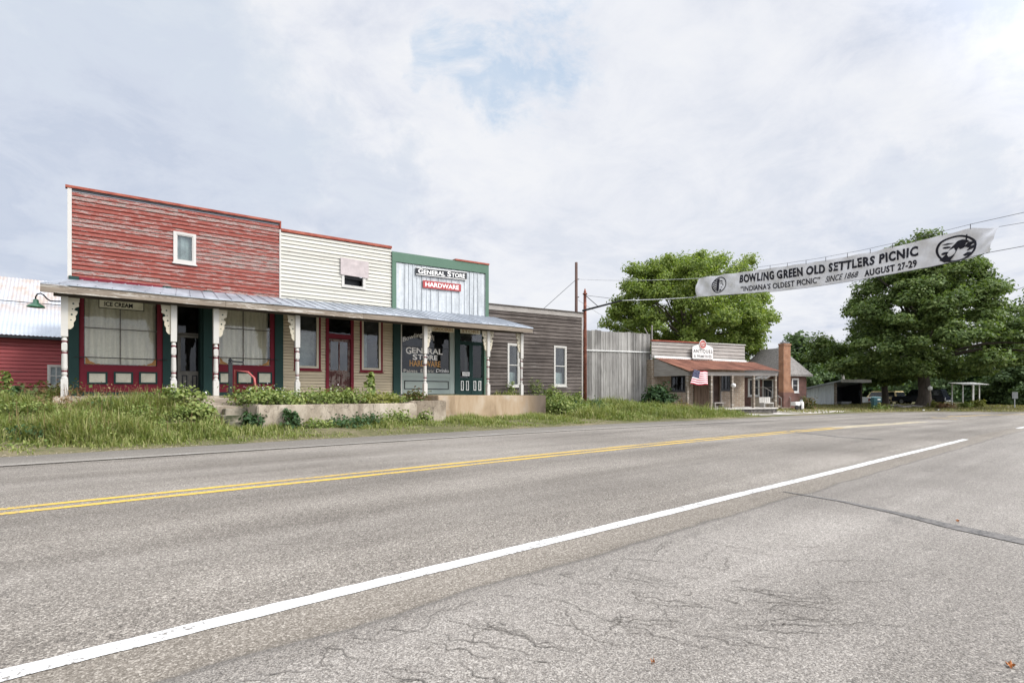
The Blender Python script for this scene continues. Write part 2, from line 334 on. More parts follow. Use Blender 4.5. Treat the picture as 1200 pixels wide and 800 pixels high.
def window(root, x0, x1, z0, z1, y, w, fm, gm, fr=None, bars=(), cross=(), name='window', proud=.05, sash=None, sashw=.04):
    mb = MB(fr); mb.rect(x0, x1, z0, z1, w, y - proud, y + .06); mb.box(x0 - .03, x1 + .03, y - proud - .03, y + .02, z0 - .04, z0 - .001)
    fo = mb.build(name, fm, root)
    if sash:
        mb = MB(fr); mb.rect(x0 + w + .001, x1 - w - .001, z0 + w + .001, z1 - w - .001, sashw, y - proud + .015, y + .03)
        for b in bars: mb.box(b - .015, b + .015, y - proud + .018, y + .028, z0 + w + sashw, z1 - w - sashw)
        for c in cross: mb.box(x0 + w + sashw, x1 - w - sashw, y - proud + .016, y + .026, c - .02, c + .02)
        mb.build('sash', sash, fo)
    mb = MB(fr); mb.quad((x0 + w, y + .012, z0 + w), (x1 - w, y + .012, z0 + w), (x1 - w, y + .012, z1 - w), (x0 + w, y + .012, z1 - w)); mb.build('pane', gm, fo)
    return fo
def curtain(root, x0, x1, z0, z1, y, m, fr=None, amp=.025, per=.16, name='curtain', part=True):
    mb = MB(fr); n = max(8, int((x1 - x0) / .03)); b = len(mb.v)
    for i in range(n + 1):
        x = lerp(x0, x1, i / n); yy = y + amp * math.sin(x / per * 6.28) + amp * .6 * math.sin(x / per * 2.3 + 1)
        mb.v += [Vector((x, yy, z0)), Vector((x, yy * .5 + y * .5, z1))]
    for i in range(n): mb.f.append((2 * i, 2 * i + 2, 2 * i + 3, 2 * i + 1)); mb.m.append(0)
    return mb.build(name, m, root, smooth=True)
def text2d(body, offset=0.0, shear=0.0, spacing=1.0):
    cu = bpy.data.curves.new('t', 'FONT'); cu.body = body; cu.offset = offset; cu.shear = shear; cu.space_character = spacing; cu.resolution_u = 3
    ob = bpy.data.objects.new('t', cu); COL.objects.link(ob); bpy.context.view_layer.update()
    me = bpy.data.meshes.new_from_object(ob.evaluated_get(bpy.context.evaluated_depsgraph_get()))
    vs = [v.co.copy() for v in me.vertices]; fs = [tuple(p.vertices) for p in me.polygons]
    bpy.data.objects.remove(ob); bpy.data.curves.remove(cu); bpy.data.meshes.remove(me)
    xs = [v.x for v in vs]; ys = [v.y for v in vs]; x0, y0 = min(xs), min(ys); w, h = max(xs) - x0, max(ys) - y0
    return [((v.x - x0) / w, (v.y - y0) / h) for v in vs], fs
def lettering(body, fmap, mat, parent, fr=None, name='lettering', **kw):   # fmap: unit box -> point
    vs, fs = text2d(body, **kw); mb = MB(fr); mb.add([fmap(a, b) for a, b in vs], fs); return mb.build(name, mat, parent)
def flat(x0, x1, z0, z1, y, tilt=0.0, arc=0.0):
    return lambda a, b: (lerp(x0, x1, a), y, lerp(z0, z1, b) + tilt * a + arc * math.sin(a * math.pi))
# ---------------------------------------------------------------- terrain, road, markings
_ex = [-80, -5, 0, 4, 8, 12.4, 17, 21, 26, 31, 38, 41, 44.5, 47.5, 50, 53, 57, 62]
_ey = [13.2, 13.1, 13.1, 13.2, 13.15, 13.0, 12.7, 12.2, 12.6, 13.2, 12.6, 11.9, 10.9, 8.6, 5.0, -2, -14, -40]
def edge(x): return np.interp(x, _ex, _ey)
def zbase(x): return -.15 * sstep(18, 34, x) + .15 * sstep(46, 62, x)
def gz(x, y):
    x = np.asarray(x, float); y = np.asarray(y, float); e = edge(x)
    left = .66 * sstep(e + .1, 17.2, y) + .36 * sstep(18.2, 20.5, y); mid = .9 * sstep(16.5, 18.6, y) + .10 * sstep(e, e + 1.2, y)
    right = .46 * sstep(e + .4, 20.3, y)
    a = left * (1 - sstep(2.7, 3.3, x)) + mid * sstep(2.7, 3.3, x) * (1 - sstep(15.2, 16.6, x)) + right * sstep(15.2, 16.6, x) * (1 - sstep(23.5, 27, x))
    far = .9 * sstep(21, 30, y) * (1 - sstep(24, 30, x))
    return zbase(x) + a + np.maximum(0, far - a) * sstep(20, 23, y) + .03 * sstep(e, e + .3, y) - .12 * (1 - sstep(e - .35, e + .12, y))
def gzf(x, y): return float(gz(x, y))
xs = np.unique(np.concatenate([[-600, -300, -150, -80, -40, -20, -12], np.arange(-8, 62, .4), [65, 72, 80, 95, 120, 180, 300, 600]]))
ys = np.unique(np.concatenate([[-600, -300, -150, -80, -40, -20], np.arange(-12, 11.6, 1.5), np.arange(11.6, 24, .25), np.arange(24, 40, 1.), [45, 55, 70, 100, 180, 300, 600]]))
gx, gy = np.meshgrid(xs, ys, indexing='ij'); zz = gz(gx, gy) + .04 * np.sin(gx * 1.7 + gy) * np.sin(gy * 2.1) * sstep(edge(gx) + .4, edge(gx) + 1.5, gy)
nx, ny = len(xs), len(ys); idx = np.arange(nx * ny).reshape(nx, ny)
me = bpy.data.meshes.new('ground'); me.from_pydata(np.stack([gx, gy, zz], -1).reshape(-1, 3).tolist(), [], np.stack([idx[:-1, :-1], idx[1:, :-1], idx[1:, 1:], idx[:-1, 1:]], -1).reshape(-1, 4).tolist())
me.polygons.foreach_set('use_smooth', [True] * len(me.polygons))
def mat_ground():
    t = NT('ground_turf'); v = t.coord(world=True); a = t.noise(v, .5, 6, .65); b = t.noise(v, 9, 5, .7)
    col = t.mix(t.ramp(a, [(.35, 0), (.65, 1)]), (.095, .095, .038), (.21, .17, .115))
    col = t.mix(t.ramp(b, [(.35, 0), (.7, .7)]), col, (.045, .06, .018))
    return t.end(t.bsdf(col, .95, .1, 0, b, .6, .04))
me.materials.append(mat_ground()); setp(link('ground', me), kind='structure')

def mat_asphalt():
    t = NT('worn_asphalt'); P = t.coord(world=True); sp = t.n('ShaderNodeSeparateXYZ'); t.l(P, sp.inputs[0]); y = sp.outputs[1]; x = sp.outputs[0]
    wob = t.noise(P, 1.3, 4)
    yy = t.math('ADD', y, t.math('MULTIPLY', t.math('SUBTRACT', wob, .5), .16))
    def vor(scale, out='Color', feat='F1'):
        d = t.n('ShaderNodeTexVoronoi', feature=feat); t.l(P, d.inputs['Vector']); d.inputs['Scale'].default_value = scale; return d.outputs[out]
    def sep(c):
        s = t.n('ShaderNodeSeparateColor'); t.l(c, s.inputs[0]); return s.outputs
    s1, s2 = sep(vor(120)), sep(vor(210))
    c1 = t.ramp(s1[0], [(0, (.038, .033, .028)), (.38, (.142, .125, .106)), (.75, (.245, .218, .186)), (1, (.52, .48, .42))])
    c2 = t.ramp(s2[1], [(0, (.048, .042, .036)), (.5, (.178, .157, .134)), (1, (.43, .395, .345))])
    lane = t.mix(.35, c1, c2)
    sh1 = t.ramp(s2[0], [(0, (.080, .073, .065)), (.5, (.198, .179, .159)), (1, (.42, .392, .355))])
    sh = t.mix(.35, sh1, c1)
    shoulder = t.math('LESS_THAN', yy, 2.42)
    colr = t.mix(shoulder, lane, sh)
    # wheel tracks, streaks and patches along the street
    st = t.noise(t.coord((.04, .9, 1), world=True), 1.0, 4, .6); big = t.noise(t.coord((.3, .5, 1), world=True), .8, 5, .6)
    colr = t.mix(.75, colr, t.ramp(st, [(.32, .24), (.68, .72)]), 'SOFT_LIGHT'); colr = t.mix(.7, colr, t.ramp(big, [(.3, .26), (.7, .72)]), 'SOFT_LIGHT')
    trk = t.ramp(t.math('DIVIDE', t.math('ADD', y, t.math('MULTIPLY', t.math('SUBTRACT', t.noise(t.coord((.08, .3, 1), world=True), 1.0, 3), .5), 1.2)), 12.0), [(.28, 0), (.335, .30), (.37, .30), (.42, .02), (.47, .02), (.51, .26), (.53, .05), (.66, .05), (.70, .28), (.74, .28), (.79, 0), (.83, .26), (.87, .26), (.91, 0)])
    colr = t.mix(trk, colr, t.mix(.6, colr, (.115, .105, .094)))
    oil = t.ramp(t.noise(t.coord((.8, 1.2, 1), world=True), 1.9, 5, .62), [(.64, 0), (.73, .55)]); colr = t.mix(oil, colr, (.10, .092, .082))
    band = t.math('MULTIPLY', t.math('GREATER_THAN', yy, 2.42), t.math('LESS_THAN', yy, 2.86))
    colr = t.mix(t.math('MULTIPLY', band, .22), colr, (.20, .165, .12))
    seam = t.ramp(t.math('ABSOLUTE', t.math('SUBTRACT', yy, 2.41)), [(0, .55), (.04, 0)]); colr = t.mix(seam, colr, (.075, .068, .06))
    # darker dirty strip beyond the far edge line
    vergef = t.ramp(t.math('ADD', y, t.math('MULTIPLY', wob, .5)), [(0, 0), (1, 0)])
    mr = t.n('ShaderNodeMapRange'); t.l(t.math('ADD', y, t.math('MULTIPLY', wob, .6)), mr.inputs[0]); mr.inputs[1].default_value = 11.75; mr.inputs[2].default_value = 11.95
    colr = t.mix(t.math('MULTIPLY', mr.outputs[0], .5), colr, (.13, .12, .105))
    h = s1[0]
    return t.end(t.bsdf(colr, .85, .3, 0, h, .5, .006))
# asphalt: a sheet following the road profile, its far edge crumbled
ax = np.unique(np.concatenate([[-80, -50, -30, -20, -12], np.arange(-8, 62, .22)])); ec = edge(ax) + .10 * np.sin(ax * 3.1) * np.sin(ax * 1.3 + 1) + rng.normal(0, .045, len(ax))
rows = [-60, -30, -15, -8]; V, Fc = [], []
for i, (x, e) in enumerate(zip(ax, ec)):
    for k in range(9):
        yv = lerp(-60, e, (k / 8) ** .55); V.append((x, yv, float(zbase(x)) + (0.0 if k < 8 else -.03)))
for i in range(len(ax) - 1):
    for k in range(8): Fc.append((i * 9 + k, (i + 1) * 9 + k, (i + 1) * 9 + k + 1, i * 9 + k + 1))
me = bpy.data.meshes.new('road'); me.from_pydata(V, [], Fc); me.materials.append(mat_asphalt()); setp(link('road', me), kind='structure')
def mat_paint(name, c, wear, under=(.2, .185, .165)):
    t = NT(name); P = t.coord(world=True); a = t.noise(P, 38, 4, .7); b = t.noise(t.coord((.5, 2, 1), world=True), 2.2, 4, .6)
    k = t.math('ADD', t.math('MULTIPLY', a, .75), t.math('MULTIPLY', b, .5))
    col = t.mix(t.ramp(k, [(1.0 - wear - .04, 0), (1.0 - wear + .04, 1)]), t.mix(t.ramp(b, [(.3, 0), (.7, .3)]), c, vary(c, .75)), under)
    return t.end(t.bsdf(col, .7, .3, 0, a, .3, .004))
def stripe(name, yfun, x0, x1, w, m):
    xsn = np.arange(x0, x1 + .01, .10); mb = MB(); je = rng.normal(0, .0028, (len(xsn), 2)) + .005 * np.sin(xsn * 1.3)[:, None]
    for q, (a, b) in enumerate(zip(xsn[:-1], xsn[1:])):
        j0, j1, k0, k1 = je[q, 0], je[q + 1, 0], je[q, 1], je[q + 1, 1]
        mb.quad((a, yfun(a) - w / 2 + j0, float(zbase(a)) + .004), (b, yfun(b) - w / 2 + j1, float(zbase(b)) + .004), (b, yfun(b) + w / 2 + k1, float(zbase(b)) + .004), (a, yfun(a) + w / 2 + k0, float(zbase(a)) + .004))
    setp(mb.build(name, m), kind='structure')
bend = lambda x: -1.25 * float(sstep(8, 26, x))
m_wl = mat_paint('fresh_white_line', (.66, .66, .65), .285); m_yl = mat_paint('yellow_line_paint', (.60, .395, .06), .32); m_fl = mat_paint('worn_white_line', (.52, .51, .49), .47, (.27, .25, .22))
stripe('white_line', lambda x: 2.86 - .004 * x, -6, 16.5, .122, m_wl); stripe('white_line', lambda x: 2.74, 24, 34, .145, m_wl)
stripe('yellow_line', lambda x: 6.70 + bend(x) * .55, -8, 19, .12, m_yl); stripe('yellow_line', lambda x: 6.98 + bend(x) * .55, -8, 19, .11, m_yl)
m_yw = mat_paint('faded_yellow_line', (.64, .54, .34), .30)
stripe('yellow_line', lambda x: 6.70 + bend(x) * .55, 19, 28, .12, m_yw); stripe('yellow_line', lambda x: 6.98 + bend(x) * .55, 19, 28, .11, m_yw)
stripe('edge_line', lambda x: 11.25 + bend(x), -8, 23, .15, m_fl)
def ribbon(name, pts, w, m, dz=.004):
    mb = MB(); P = [Vector(p) for p in pts]
    for i in range(len(P) - 1):
        t = (P[i + 1] - P[i]).normalized(); n = Vector((-t.y, t.x, 0))
        w0, w1 = (w[i], w[i + 1]) if isinstance(w, list) else (w, w)
        mb.quad(*[Vector((q.x, q.y, float(zbase(q.x)) + dz)) for q in (P[i] - n * w0 / 2, P[i + 1] - n * w1 / 2, P[i + 1] + n * w1 / 2, P[i] + n * w0 / 2)])
    return setp(mb.build(name, m), kind='structure')
ribbon('yellow_line', [gnd(1091, 489, -.15), gnd(1122, 491.3, -.15)], .14, m_yl); ribbon('yellow_line', [gnd(1110, 488, -.15), gnd(1122, 487.6, -.15), gnd(1160, 486, -.15), gnd(1215, 485, -.15)], .2, m_yl)
M['tar'] = mat_paint('tar_seam', (.075, .071, .067), .42, (.15, .14, .13))
ribbon('tar_seam', [gnd(918, 576), gnd(985, 587), gnd(1050, 601), gnd(1120, 618), gnd(1230, 641)], [.03, .07, .10, .17, .20], M['tar'], .005)
for pts in ([(922, 505), (985, 512), (1035, 515)], [(1000, 496), (1060, 494)], [(930, 499), (1010, 496.5)]):
    ribbon('tar_seam', [gnd(*p) for p in pts], .12, M['tar'], .005)
def cracks():
    mb = MB(); r = random.Random(5); base = (gnd(1120, 640) - gnd(500, 500)).normalized()
    for i in range(105):
        px = r.uniform(280, 1010); lo = max(620, 787 - .244 * px + 42); p = gnd(px, lo + (800 - lo) * r.random() ** 1.6)
        if r.random() < .45: p = gnd(r.uniform(560, 880), r.uniform(640, 740))
        a0 = a = math.atan2(-.9, .75) + r.gauss(0, .30) + (1.3 if r.random() < .25 else 0); L_ = r.uniform(.06, .7); w = r.uniform(.0007, .0022); pts = []
        while L_ > 0:
            pts.append((p.x, p.y)); st = r.uniform(.012, .04); p = p + Vector((math.cos(a), math.sin(a), 0)) * st; a = a0 + r.gauss(0, .55); L_ -= st
        for k in range(len(pts) - 1):
            (x0, y0), (x1, y1) = pts[k], pts[k + 1]; dx, dy = x1 - x0, y1 - y0; l = math.hypot(dx, dy) or 1; f0, f1 = [w * (1 - abs(2 * q / len(pts) - 1) ** 2) * r.uniform(.4, 1.4) + .0008 for q in (k, k + 1)]; n0 = (-dy / l, dx / l)
            if max(y0, y1) > 2.3: continue
            mb.quad((x0 - n0[0] * f0, y0 - n0[1] * f0, .004), (x1 - n0[0] * f1, y1 - n0[1] * f1, .004), (x1 + n0[0] * f1, y1 + n0[1] * f1, .004), (x0 + n0[0] * f0, y0 + n0[1] * f0, .004))
    setp(mb.build('road_cracks', m_plain('open_crack', (.135, .122, .107), .95, .3)), kind='structure')
cracks()
def patch(name, pix, m, z=-.15, dz=.006):
    mb = MB(); mb.add([Vector((*gnd(px, py, z).xy, float(zbase(gnd(px, py, z).x)) + dz)) for px, py in pix], [tuple(range(len(pix)))]); return setp(mb.build(name, m), kind='structure')
M['gravel'] = m_plain('pale_gravel', (.40, .37, .34), .95, .3, 5, c2=(.62, .58, .54), bump=.6)
patch('gravel_drive', [(826, 490.8), (842, 487.3), (875, 485.5), (905, 485), (914, 481), (950, 480.2), (1000, 481.2), (1004, 482.4), (960, 484.4), (920, 486.3), (880, 488.3), (850, 490.2)], M['gravel'], dz=.035)

# ---------------------------------------------------------------- the row of shops
FLR = 1.03                                          # porch floor
def shop(name, label, px0, px1): return thing(name, label, 'store', ((X(px0) + X(px1)) / 2, YW, FLR))
xr0, xr1, xw1, xg1 = X(79), X(329), X(458.5), X(571.5)
zr0, zr1 = Z(78, 217), Z(328, 259.5); zw0, zw1 = Z(329, 268), Z(457, 288.5); zg0, zg1 = Z(459, 295), Z(571, 311)
# --- red peeling store
S = shop('red_store', 'red false front store with peeling clapboards and cream curtains in both shop windows', 79, 329)
mb = MB(); uz = 4.35
w0, w1, wz0, wz1 = X(203), X(229.5), Z(216, 309), Z(216, 273)
clap(mb, xr0 + .1, xr1 - .06, (uz, uz), (zr0 - .14, zr1 - .14), YW, .133, [(w0, w1, wz0, wz1)], lap=.032); mb.build('false_front', M['red_peel'], S)
mb = MB(); mb.sbox(xr0 - .05, xr1, YW - .07, YW + .12, zr0 - .075, zr0, zr1 - .075, zr1); mb.box(xr1 - .05, xr1 + .0, YW - .06, YW + .12, zr1 - .3, zr1 - .076); mb.build('coping', M['red_cap'], S)
mb = MB(); mb.sbox(xr0 + .1, xr1 - .06, YW - .045, YW, zr0 - .14, zr0 - .077, zr1 - .14, zr1 - .077); mb.build('fascia', M['black_iron'], S)
mb = MB(); mb.box(xr0, xr0 + .098, YW - .05, YW + .1, 3.6, zr0 - .077); mb.build('corner_board', M['white_trim'], S); mb = MB(); mb.box(xr1 - .058, xr1, YW - .045, YW + .1, uz, zr1 - .31); mb.build('corner_board', M['white_trim'], S)
window(S, w0, w1, wz0, wz1, YW, .085, M['white_trim'], M['pane_old'], sash=M['white_trim'], sashw=.03)
curtain(S, w0 + .09, w1 - .09, wz0 + .05, wz1 - .05, YW + .08, M['paper'])
mb = MB(); shell(mb, xr0, xr1, YW + .13, 32, .6, 6.1); mb.build('side_wall', M['grey_wood'], S)
mb = MB(); mb.box(xr0 + .12, xr1 - .12, YW + .13, 31.88, 5.9, 6.0); mb.build('roof', M['roof_tar'], S)
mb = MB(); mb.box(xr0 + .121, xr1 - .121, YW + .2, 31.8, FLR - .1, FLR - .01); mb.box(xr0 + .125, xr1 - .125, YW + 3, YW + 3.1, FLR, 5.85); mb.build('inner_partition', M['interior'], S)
mb = MB(); mb.box(xr0 + .1, X(330), YW - .03, YW + .1, Z(200, 345) + .25, uz - .002); mb.build('sign_band', M['dark_green'], S)
zt = Z(200, 345) + .248                              # top of the shop windows, up under the porch roof
def pilaster(root, a, b, m=None, y0=YW - .10):
    m = m or M['dark_green']
    mb = MB(); mb.box(a, b, y0, YW + .1, FLR + .22, zt); mb.box(a - .02, b + .02, y0 - .03, YW + .1, FLR, FLR + .219); mb.build('pilaster', m, root)
for a, b in ((80.5, 92.5), (190.5, 200.5), (238, 248.5), (321.5, 331)): pilaster(S, X(a), X(b))
M['door_grey'] = m_plain('drab_door_paint', (.17, .16, .14), .8, .25)
def show_bay(root, pa, pb, gl, gr, panels, mid):
    a, b = X(pa), X(pb); g0, g1 = X(gl), X(gr); zs = Z((gl + gr) / 2, 428)
    mb = MB(); mb.box(a, g0, YW - .05, YW + .06, FLR + .05, zt); mb.box(g1, b, YW - .05, YW + .06, FLR + .05, zt); mb.box(g0, g1, YW - .05, YW + .06, zs - .09, zs); mb.box(g0, g1, YW - .05, YW + .06, zt - .16, zt)
    fo = mb.build('window_frame', M['maroon'], root)
    mb = MB(); mb.box(mid - .018, mid + .018, YW - .02, YW + .03, zs, zt - .16); zc = Z((gl + gr) / 2, 386); mb.box(g0, mid - .018, YW - .02, YW + .03, zc - .015, zc + .015); mb.box(mid + .018, g1, YW - .02, YW + .03, zc - .015, zc + .015); mb.build('muntin', M['door_grey'], fo)
    mb = MB(); mb.quad((g0, YW, zs), (g1, YW, zs), (g1, YW, zt - .16), (g0, YW, zt - .16)); mb.build('pane', M['pane'], fo)
    mb = MB(); mb.box(g0, g1, YW - .045, YW + .05, FLR + .12, zs - .092); bk = mb.build('bulkhead', M['maroon'], root)
    mb = MB(); mb.box(g0 - .1, g1 + .1, YW - .06, YW + .05, FLR, FLR + .118); mb.build('kick_board', M['dark_green'], root)
    for pl, pr in panels:
        z0, z1 = Z((pl + pr) / 2, 448), Z((pl + pr) / 2, 437.5)
        mb = MB(); mb.rect(X(pl) - .05, X(pr) + .05, z0 - .05, z1 + .05, .05, YW - .075, YW - .046); mb.build('panel_moulding', M['dark_green'], bk)
        mb = MB(); mb.box(X(pl) + .001, X(pr) - .001, YW - .058, YW - .046, z0 + .001, z1 - .001); mb.build('panel', M['cream_panel'], bk)
    q = (g0 + g1) / 2
    curtain(root, g0 + .02, q + .02, zs + .03, zt - .18, YW + .16, M['curtain']); curtain(root, q - .02, g1 - .02, zs + .03, zt - .18, YW + .20, M['curtain'])
    zb = Z((gl + gr) / 2, 420)
    mb = MB(); mb.tube([(a - .12, YW - .16, zb), (b + .12, YW - .16, zb)], .014); mb.tube([(a + .02, YW - .16, zb), (a + .02, YW - .03, zb)], .01); mb.tube([(b - .02, YW - .16, zb), (b - .02, YW - .03, zb)], .01); mb.build('guard_bar', M['black_iron'], root)
    for sx, x0 in ((1, g0 + .03), (-1, g1 - .03)):     # scroll of gilt painted in each lower corner of the glass
        mb = MB(); n = 9; pts = [(x0, zs + .02)] + [(x0 + sx * .46 * i / n, zs + .02 + .24 * (1 - i / n) ** 3.2 + .014 * math.sin(i * 2.2)) for i in range(n + 1)] + [(x0 + sx * .46, zs + .012)]
        mb.add([(x, YW - .004, z) for x, z in pts], [tuple(range(len(pts)))]); mb.build('gilt_corner', M['letter_gold'], fo)
show_bay(S, 93, 190.3, 98.5, 184, ((104.5, 123.5), (135.5, 153.5), (165, 182)), X(141))
show_bay(S, 249, 321.3, 256.5, 316.5, ((258, 268), (279, 294), (303, 316.5)), X(285))
def panel_door(root, x0, x1, z0, z1, y, m, glass, gz0, gz1, mid=None, panel=None, name='door', st=.09):
    mb = MB(); mb.box(x0, x0 + st, y - .02, y + .025, z0, z1); mb.box(x1 - st, x1, y - .02, y + .025, z0, z1)
    mb.box(x0 + st, x1 - st, y - .02, y + .025, z1 - st, z1); mb.box(x0 + st, x1 - st, y - .02, y + .025, gz0 - st, gz0); mb.box(x0 + st, x1 - st, y - .02, y + .025, z0, z0 + .16)
    mb.box(x0 + st, x1 - st, y, y + .015, z0 + .16, gz0 - st)
    xm = (x0 + x1) / 2; mb.box(xm - .03, xm + .03, y - .018, y, z0 + .16, gz0 - st)
    if mid: mb.box(xm - .025, xm + .025, y - .018, y + .02, gz0, z1 - st)
    d = mb.build(name, m, root)
    mb = MB(); mb.quad((x0 + st, y + .005, gz0), (x1 - st, y + .005, gz0), (x1 - st, y + .005, gz1), (x0 + st, y + .005, gz1)); mb.build('pane', glass, d)
    if panel:
        mb = MB()
        for a, b in ((x0 + st + .04, xm - .07), (xm + .07, x1 - st - .04)): mb.rect(a, b, z0 + .20, gz0 - st - .05, .035, y - .026, y - .001)
        mb.build('panel_moulding', panel, d)
    mb = MB(); mb.lathe([(.012, 0), (.012, -.03), (.028, -.04), (.028, -.065), (.01, -.075)], x1 - st / 2, y - .02, 8, axis='y', cz=z0 + .95); mb.build('handle', M['black_iron'], d, smooth=True)
    return d
yd = YW + .55; d0, d1 = X(208, yd), X(236, yd); dh = FLR + 2.1
panel_door(S, d0, d1, FLR + .02, dh, yd, M['door_grey'], M['pane_dark'], FLR + .85, dh - .09, panel=M['black_iron'])
mb = MB(); mb.rect(d0 - .04, d1 + .04, dh + .02, zt, .05, yd - .03, yd + .05); tr = mb.build('transom', M['door_grey'], S)
mb = MB(); mb.quad((d0, yd, dh + .07), (d1, yd, dh + .07), (d1, yd, zt - .05), (d0, yd, zt - .05)); mb.build('pane', M['pane_dark'], tr)
mb = MB(); mb.box(X(200.5), X(200.5) + .06, YW + .1, yd + .08, FLR, zt); mb.box(X(238) - .06, X(238), YW + .1, yd + .08, FLR, zt); mb.box(X(200.5) + .06, d0 - .041, yd, yd + .06, FLR, zt); mb.box(d1 + .041, X(238) - .06, yd, yd + .06, FLR, zt); mb.build('door_recess', M['dark_green'], S)
t = thing('hanging_sign', 'cream board lettered ICE CREAM hung across the leftmost curtained shop window', 'sign', (X(141.5), YW - .2, Z(141, 357)))
sx0, sx1 = X(116.5, YW - .2), X(168, YW - .2); sz0, sz1 = Z(141, 362, YW - .2), Z(141, 353, YW - .2)
mb = MB(); mb.box(sx0, sx1, YW - .22, YW - .19, sz0, sz1); mb.build('board', M['sign_cream'], t)
lettering('ICE CREAM', flat(sx0 + .12, sx1 - .28, sz0 + .05, sz1 - .05, YW - .224), M['letter_black'], t, offset=.03)
mb = MB(); mb.rect(sx0 - .02, sx1 + .02, sz0 - .02, sz1 + .02, .019, YW - .225, YW - .19); mb.build('border', M['black_iron'], t)
for q in (sx0 + .2, sx1 - .2): mb = MB(); mb.box(q - .01, q + .01, YW - .21, YW - .20, sz1, sz1 + .55); mb.build('hanger', M['black_iron'], t)
# --- white store
S = shop('white_store', 'white clapboard false front store with tan lower wall, maroon door and two tall windows', 329, 458)
xa, xb = xr1 + .004, xw1
o0, o1, oz0, oz1 = X(400), X(428), Z(413, 338), Z(413, 304)
mb = MB(); clap(mb, xa, xb, (uz, uz), (zw0 - .10, zw1 - .10), YW, .145, [(o0, o1, oz0, oz1)], lap=.030); mb.build('false_front', M['white_peel'], S)
mb = MB(); mb.sbox(xa, xb + .0, YW - .07, YW + .12, zw0 - .10, zw0, zw1 - .10, zw1); mb.build('coping', M['red_cap'], S)
mb = MB(); mb.rect(o0, o1, oz0, oz1, .11, YW - .05, YW + .06); fo = mb.build('window', M['white_trim'], S)
M['pink_board'] = m_plain('faded_pink_board', (.44, .385, .375), .9, .12, 5)
mb = MB(); mb.box(X(398.3), X(431), YW - .085, YW - .052, Z(413, 324), Z(413, 304.5)); mb.build('cover_board', M['pink_board'], fo)
mb = MB(); mb.box(o0 + .11, o1 - .11, YW + .3, YW + .33, oz0, oz1); mb.build('shade_panel', M['sign_black'], fo)  # black sheet standing in for the shade inside the opening
mb = MB(); shell(mb, xa, xb, YW + .13, 31, .6, 6.0); mb.build('side_wall', M['grey_wood'], S)
mb = MB(); mb.box(xa + .12, xb - .12, YW + .13, 30.88, 5.8, 5.9); mb.build('roof', M['roof_tar'], S)
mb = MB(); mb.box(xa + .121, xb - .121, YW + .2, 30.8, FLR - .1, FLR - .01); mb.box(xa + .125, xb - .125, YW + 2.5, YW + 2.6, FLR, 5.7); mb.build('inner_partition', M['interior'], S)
v0, v1, v2, v3 = X(344.5), X(375.5), X(421.5), X(448); vz0, vz1 = Z(360, 433.5), zt - .1; e0, e1 = X(381.5), X(414)
mb = MB(); clap(mb, X(331) + .002, e0 - .002, (FLR, FLR), (uz, uz), YW, .115, [(v0, v1, vz0, 9)], lap=.018); mb.build('lower_wall', M['tan_peel'], S); mb = MB(); clap(mb, e1 + .002, X(460) - .002, (FLR, FLR), (uz, uz), YW, .115, [(v2, v3, vz0, 9)], lap=.018); mb.build('lower_wall', M['tan_peel'], S)
for a, b, cm in ((v0, v1, 'paper'), (v2, v3, 'curtain')):
    window(S, a, b, vz0, vz1, YW, .075, M['maroon'], M['pane_old'], sash=M['cream_trim'], sashw=.085)
mb = MB(); mb.quad((v0 + .15, YW + .3, vz0 + .1), (v1 - .12, YW + .34, vz0 + .1), (v1 - .12, YW + .31, vz0 + 1.5), (v0 + .15, YW + .33, vz0 + 1.45)); mb.build('window_paper', M['paper'], S)
curtain(S, v2 + .15, v2 + .42, vz0 + .2, vz0 + 1.6, YW + .25, M['paper'])
mb = MB(); mb.box(v0 - .02, v1 + .02, YW - .03, YW + .1, vz1 + .002, uz); mb.box(v2 - .02, v3 + .02, YW - .03, YW + .1, vz1 + .002, uz); mb.box(e0, e1, YW - .03, YW + .1, zt - .05, uz); mb.build('head_board', M['tan_peel'], S)
yd = YW + .06; dz1 = FLR + 2.25; q0, q1 = e0 + .115, e1 - .115
mb = MB(); mb.box(e0, q0, YW - .06, YW + .12, FLR, zt - .052); mb.box(q1, e1, YW - .06, YW + .12, FLR, zt - .052); mb.box(q0, q1, YW - .06, YW + .12, dz1 + .02, dz1 + .2); mb.box(q0, q1, YW - .06, YW + .12, zt - .12, zt - .052); mb.build('door_frame', M['maroon'], S)
mb = MB(); mb.quad((q0, YW, dz1 + .2), (q1, YW, dz1 + .2), (q1, YW, zt - .12), (q0, YW, zt - .12)); mb.build('transom_pane', M['pane_dark'], S)
M['worn_door'] = m_peel('worn_brown_door_paint', (.10, .045, .04), (.2, .15, .13), (.19, .15, .13), .48, .03, 2, 2, .1)
panel_door(S, q0 + .005, q1 - .005, FLR + .02, dz1, yd, M['worn_door'], M['pane_old'], FLR + 1.0, dz1 - .09, mid=True, panel=M['worn_door'], name='screen_door')
